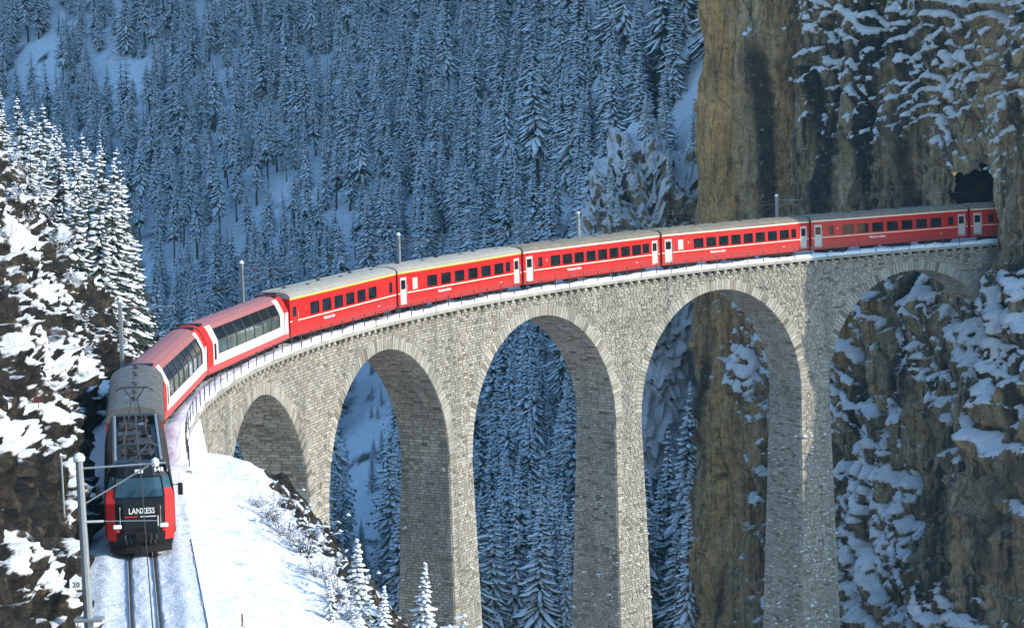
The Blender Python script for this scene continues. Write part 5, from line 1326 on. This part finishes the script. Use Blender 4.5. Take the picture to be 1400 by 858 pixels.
def whereabouts(i):
    if mv[i] > deck_v[i] + 20:
        return 'seen through the arch next to the snow bank' if mu[i] < 600 else 'seen through the middle arch' if mu[i] < 830 else 'seen through the arch left of the shaded pier'
    z_ = [(300, 'behind the panorama coaches'), (430, 'beyond the first yellow-striped coach'), (560, 'beyond where the yellow-striped coaches meet'), (700, 'beyond the second yellow-striped coach'), (810, 'beyond the nine-window coach'), (900, 'above the rock knob'), (2000, 'at the cliff edge')]
    w = next(n for u, n in z_ if mu[i] < u)
    up_ = (deck_v[i] - mv[i]) / deck_v[i]
    return ('low on the slope ' if up_ < .33 else 'halfway up the slope ' if up_ < .68 else 'high on the slope ') + w
KIND = {0: 'snow-laden spruce', 1: 'slender snow-laden spruce', 2: 'broad snow-laden spruce', 3: 'bare-trunked snowy spruce', 4: 'thin long-trunked snowy spruce', 5: 'narrow white-crusted spruce', 6: 'open-branched snowy conifer', 7: 'pointed snow-dusted spruce'}
for i in top:
    h_ = 'tall ' if hts[i] > 22 else 'short ' if hts[i] < 15 else ''
    lab = h_ + KIND[int(var[i])] + ' ' + whereabouts(i)
    place_tree(PROTO[var[i]], (CA[i, 0], CA[i, 1], Zc[i]), hts[i], rots[i], lab, 'far spruces: ' + lab)
# the rest of the forest is one mass
pme = bpy.data.meshes.new('forest_mass'); pme.vertices.add(len(rest))
pme.vertices.foreach_set('co', np.column_stack([CA[rest], Zc[rest]]).astype(np.float32).ravel())
for nm, arr in (('variant', var[rest]), ('turn', rots[rest]), ('size', hts[rest] / 20.0)):
    at = pme.attributes.new(nm, 'FLOAT', 'POINT'); at.data.foreach_set('value', arr.astype(np.float32))
forest = link('forest_mass', pme); tag(forest, 'dense snowy spruce forest covering the shaded far slope', 'forest', kind='stuff')
ng = bpy.data.node_groups.new('forest', 'GeometryNodeTree')
ng.interface.new_socket('Geometry', in_out='INPUT', socket_type='NodeSocketGeometry'); ng.interface.new_socket('Geometry', in_out='OUTPUT', socket_type='NodeSocketGeometry')
gi = ng.nodes.new('NodeGroupInput'); go = ng.nodes.new('NodeGroupOutput'); jn = ng.nodes.new('GeometryNodeJoinGeometry')
def nattr(nm):
    n = ng.nodes.new('GeometryNodeInputNamedAttribute'); n.data_type = 'FLOAT'; n.inputs['Name'].default_value = nm; return n.outputs['Attribute']
av, at_, asz = nattr('variant'), nattr('turn'), nattr('size')
cxyz = ng.nodes.new('ShaderNodeCombineXYZ'); ng.links.new(at_, cxyz.inputs[2])
tl = ng.nodes.new('FunctionNodeRandomValue'); tl.data_type = 'FLOAT'; tl.inputs[2].default_value = -.06; tl.inputs[3].default_value = .06; ng.links.new(tl.outputs[1], cxyz.inputs[0])
for k, P in enumerate(PROTO):
    tr, cw, sn_ = P['raw']; mb = MB(); mb.add(tr.v, tr.f, 0); mb.add(cw.v, cw.f, 1); mb.add(sn_.v, sn_.f, 2)
    ob = bpy.data.objects.new('spruce_model', mb.mesh('spruce_model', [M['bark'], M['needle'], M['snow_tree']]))
    oi = ng.nodes.new('GeometryNodeObjectInfo'); oi.inputs['Object'].default_value = ob; oi.inputs['As Instance'].default_value = True
    cp = ng.nodes.new('FunctionNodeCompare'); cp.data_type = 'FLOAT'; cp.operation = 'EQUAL'; cp.inputs['B'].default_value = float(k); cp.inputs['Epsilon'].default_value = .1; ng.links.new(av, cp.inputs['A'])
    ip = ng.nodes.new('GeometryNodeInstanceOnPoints')
    ng.links.new(gi.outputs[0], ip.inputs['Points']); ng.links.new(cp.outputs[0], ip.inputs['Selection']); ng.links.new(oi.outputs['Geometry'], ip.inputs['Instance'])
    ng.links.new(cxyz.outputs[0], ip.inputs['Rotation']); ng.links.new(asz, ip.inputs['Scale']); ng.links.new(ip.outputs[0], jn.inputs[0])
ng.links.new(jn.outputs[0], go.inputs[0])
md = forest.modifiers.new('forest', 'NODES'); md.node_group = ng

# sunlit spruces on the spur behind the rock hill
NEAR = [proto(21, whorls=40, per=9, snow=.5, seg=5, Rb=3.2), proto(22, whorls=42, per=9, snow=.55, seg=5, Rb=3.6), proto(23, whorls=38, per=8, snow=.5, seg=5, Rb=2.9)]
SUNLIT = [(18, 128, 178), (50, 165, 186), (78, 160, 192), (100, 205, 182), (118, 198, 196), (142, 182, 200), (5, 150, 196), (62, 215, 172), (30, 190, 168), (130, 255, 176), (95, 250, 168), (160, 235, 192), (40, 145, 200), (112, 180, 206), (75, 190, 178), (20, 175, 186), (148, 215, 186), (90, 175, 200), (8, 120, 205), (60, 140, 210), (105, 190, 190), (128, 205, 188), (155, 200, 208), (68, 180, 196), (25, 150, 176), (45, 185, 176), (84, 215, 176), (115, 235, 178), (145, 250, 182), (165, 265, 186)]
for i, (u_, v_, Y_) in enumerate(SUNLIT):
    tpz = at_depth(u_, v_, Y_); z = float(ground(tpz.x, Y_)) - .3
    h = max(6.0, tpz.z - z); place_tree(NEAR[i % 3], (tpz.x, Y_, z), min(h, 24), rng.uniform(0, 6), ('tall ' if h > 17 else 'low ' if h < 12 else 'mid-height ') + 'sunlit ' + ['snow-laden', 'broad snow-laden', 'slender snowy'][i % 3] + ' spruce on the wooded spur behind the rock hill', 'sunlit spruces on the spur')
SHADE = [(172, 320, 238), (200, 345, 250), (222, 318, 262), (150, 330, 246), (250, 318, 285), (288, 352, 300), (240, 360, 262), (128, 350, 230), (270, 340, 320), (300, 370, 330), (210, 300, 300), (262, 290, 340), (190, 295, 310), (160, 370, 226), (230, 390, 245), (185, 400, 232)]
for i, (u_, v_, Y_) in enumerate(SHADE):
    tpz = at_depth(u_, v_, Y_); z = float(ground(tpz.x, Y_)) - .3
    h = max(6.0, tpz.z - z); place_tree(NEAR[(i + 1) % 3], (tpz.x, Y_, z), min(h, 26), rng.uniform(0, 6), 'shaded snowy spruce in the hollow behind the van and panorama coaches', 'shaded spruces behind the train')
pz = at_depth(181, 322, 196); z = float(ground(pz.x, 196)) - .3
place_tree(NEAR[1], (pz.x, 196, z), max(8, pz.z - z), 1.0, 'large snow-crusted spruce beside the dark mast behind the van')
# young spruces and shrubs at the foot of the snow bank
YOUNG = [proto(31, H=6, Rb=1.25, whorls=26, per=10, snow=.97, seg=5, bare=.02, power=.9), proto(32, H=6, Rb=1.1, whorls=24, per=9, snow=.97, seg=5, bare=.02, power=1.0)]
for (u_, v_, Y_, h, k, lab) in [(487, 738, 97, 5.6, 0, 'young snow-laden spruce at the foot of the bank, in front of the dark pier'), (573, 770, 96, 4.6, 1, 'small snow-laden spruce in front of the tall pier flank, beside the snowy shrub'), (520, 800, 93, 3.6, 1, 'low snowy spruce tucked beside the larger young spruce'), (452, 790, 92, 3.0, 0, 'low snowy spruce at the lip of the snow bank')]:
    P = at_depth(u_, v_, Y_); place_tree(YOUNG[k], (P.x, Y_, P.z - h), h, rng.uniform(0, 6), lab)
def shrub(seed, H, n, spread, snow=.7):
    r = random.Random(seed); st, sn_ = MB(), MB()
    for i in range(n):
        a = r.uniform(0, 6.28); p = Vector((r.uniform(-.1, .1), r.uniform(-.1, .1), -.3)); d = Vector((math.cos(a) * spread * r.uniform(.2, 1), math.sin(a) * spread * r.uniform(.2, 1), 1)).normalized()
        L = H * r.uniform(.6, 1.05); pts = [p]
        for k in range(4):
            d = (d + Vector((r.uniform(-.3, .3), r.uniform(-.3, .3), r.uniform(-.28, .1)))).normalized(); pts.append(pts[-1] + d * L / 4)
        st.tube(pts, [.022 * H / 2, .017 * H / 2, .012 * H / 2, .009, .005], 4)
        for k in range(1, 5):
            for _ in range(3):
                b = pts[k - 1].lerp(pts[k], r.random()); e = b + Vector((r.uniform(-1, 1), r.uniform(-1, 1), r.uniform(-.15, .6))).normalized() * H * r.uniform(.1, .25)
                st.tube([b, b.lerp(e, .5) + Vector((0, 0, -.02)), e], [.009, .006, .004], 3)
                if r.random() < snow:
                    w = .035 + .05 * r.random(); s_ = (e - b).cross(Vector((0, 0, 1))); s_ = s_.normalized() * w if s_.length > 1e-4 else Vector((w, 0, 0))
                    m_ = b.lerp(e, .5) + Vector((0, 0, w * 1.2))
                    sn_.add([b + s_ * .6, b - s_ * .6, e - s_, e + s_, m_], [(0, 1, 4), (1, 2, 4), (2, 3, 4), (3, 0, 4)])
            if r.random() < snow:
                q = pts[k]; w = r.uniform(.05, .13); n_ = 6
                ring = [q + Vector((math.cos(t) * w * r.uniform(.8, 1.5), math.sin(t) * w, -.02)) for t in np.linspace(0, 6.283, n_, endpoint=False)]
                sn_.add(ring + [q + Vector((0, 0, w * .9))], [(j, (j + 1) % n_, n_) for j in range(n_)])
    return dict(trunk=st.mesh('stems', M['bark']), snow=sn_.mesh('twig_snow', M['snow_tree'], True))
SHR = [shrub(41, 2.4, 14, .9, .4), shrub(42, 1.8, 14, 1.3, .8), shrub(43, 2.8, 15, .6, .3)]
def on_emb(u_, v_):
    h = BV_E.ray_cast(Vector((0, 0, ZC)), ray_dir(u_, v_).normalized()); return h[0]
BV_E = bvh_of(emb)
SP = [(372, 712, 2, .8), (392, 735, 0, .9), (420, 760, 2, 1.0), (440, 790, 0, .9), (462, 826, 2, .9), (405, 748, 1, .7), (352, 692, 1, .5), (478, 846, 1, .8)]
for i, (u_, v_, k, sc) in enumerate(SP):
    q = None
    for dv in range(0, 60, 4):
        q = on_emb(u_, v_ + dv)
        if q is not None and q.y < 130: break
    if q is None or q.y > 130: continue
    t = empty('bare_shrub', 'leafless snow-dusted shrub on the rocky lip of the snow bank', 'shrub', Matrix.Translation(q), 'shrubs along the lip of the snow bank'); t.scale = (sc,) * 3; t.rotation_euler = (0, 0, rng.uniform(0, 6))
    link('stems', SHR[k]['trunk'], t); tag(link('twig_snow', SHR[k]['snow'], t), kind='stuff')
BV_H = bvh_of(hill)
for i, (u_, v_, k, sc) in enumerate([(12, 225, 0, .8), (30, 245, 2, .7), (48, 268, 1, .9), (66, 300, 0, .7), (85, 345, 2, .6), (20, 270, 1, .7), (98, 385, 1, .6), (112, 440, 0, .6), (70, 330, 1, .6), (8, 330, 2, .5), (120, 480, 1, .5), (40, 300, 0, .6)]):
    q = None
    for dv in range(0, 80, 4):
        q = BV_H.ray_cast(Vector((0, 0, ZC)), ray_dir(u_, v_ + dv).normalized())[0]
        if q is not None: break
    if q is None: continue
    t = empty('bare_shrub', 'small snow-dusted shrub growing on the sunlit rock hill', 'shrub', Matrix.Translation(q), 'shrubs on the rock hill'); t.scale = (sc,) * 3; t.rotation_euler = (0, 0, rng.uniform(0, 6))
    link('stems', SHR[k]['trunk'], t); tag(link('twig_snow', SHR[k]['snow'], t), kind='stuff')
BV_K = bvh_of(knob)
for i, (u_, v_, h) in enumerate([(835, 262, 4.5), (858, 215, 5), (880, 178, 6), (905, 172, 5), (930, 178, 6), (870, 240, 3), (915, 225, 3.5), (845, 290, 4), (895, 260, 3)]):
    q = BV_K.ray_cast(Vector((0, 0, ZC)), ray_dir(u_, v_ + 12).normalized())[0]
    if q is None: continue
    place_tree(YOUNG[i % 2], (q.x, q.y, q.z - .4), h, rng.uniform(0, 6), 'small snow-crusted spruce rooted on the rock knob', 'young spruces on the rock knob')
P = at_depth(622, 838, 97); t = empty('snowy_shrub', 'rounded snow-heaped shrub at the foot of the pier', 'shrub', Matrix.Translation((P.x, 97, P.z - 1.6))); t.scale = (1.1, 1.1, 1.0)
link('stems', SHR[1]['trunk'], t); tag(link('twig_snow', SHR[1]['snow'], t), kind='stuff')

# ------------------------------------------------------------------ cold winter haze in the valley
hz = MB(); hz.box(-950, 460, -60, 1650, FLOOR - 26, 690)
hm = bpy.data.materials.new('haze_air'); hm.use_nodes = True; hm.node_tree.nodes.clear()
hv = hm.node_tree.nodes.new('ShaderNodeVolumePrincipled'); ho_ = hm.node_tree.nodes.new('ShaderNodeOutputMaterial')
hv.inputs['Color'].default_value = (0.32, 0.74, 1.0, 1); hv.inputs['Density'].default_value = 0.00013; hv.inputs['Anisotropy'].default_value = 0.2
hm.node_tree.links.new(hv.outputs[0], ho_.inputs['Volume'])
tag(hz.build('haze', hm), 'thin blue winter haze filling the valley', kind='stuff')
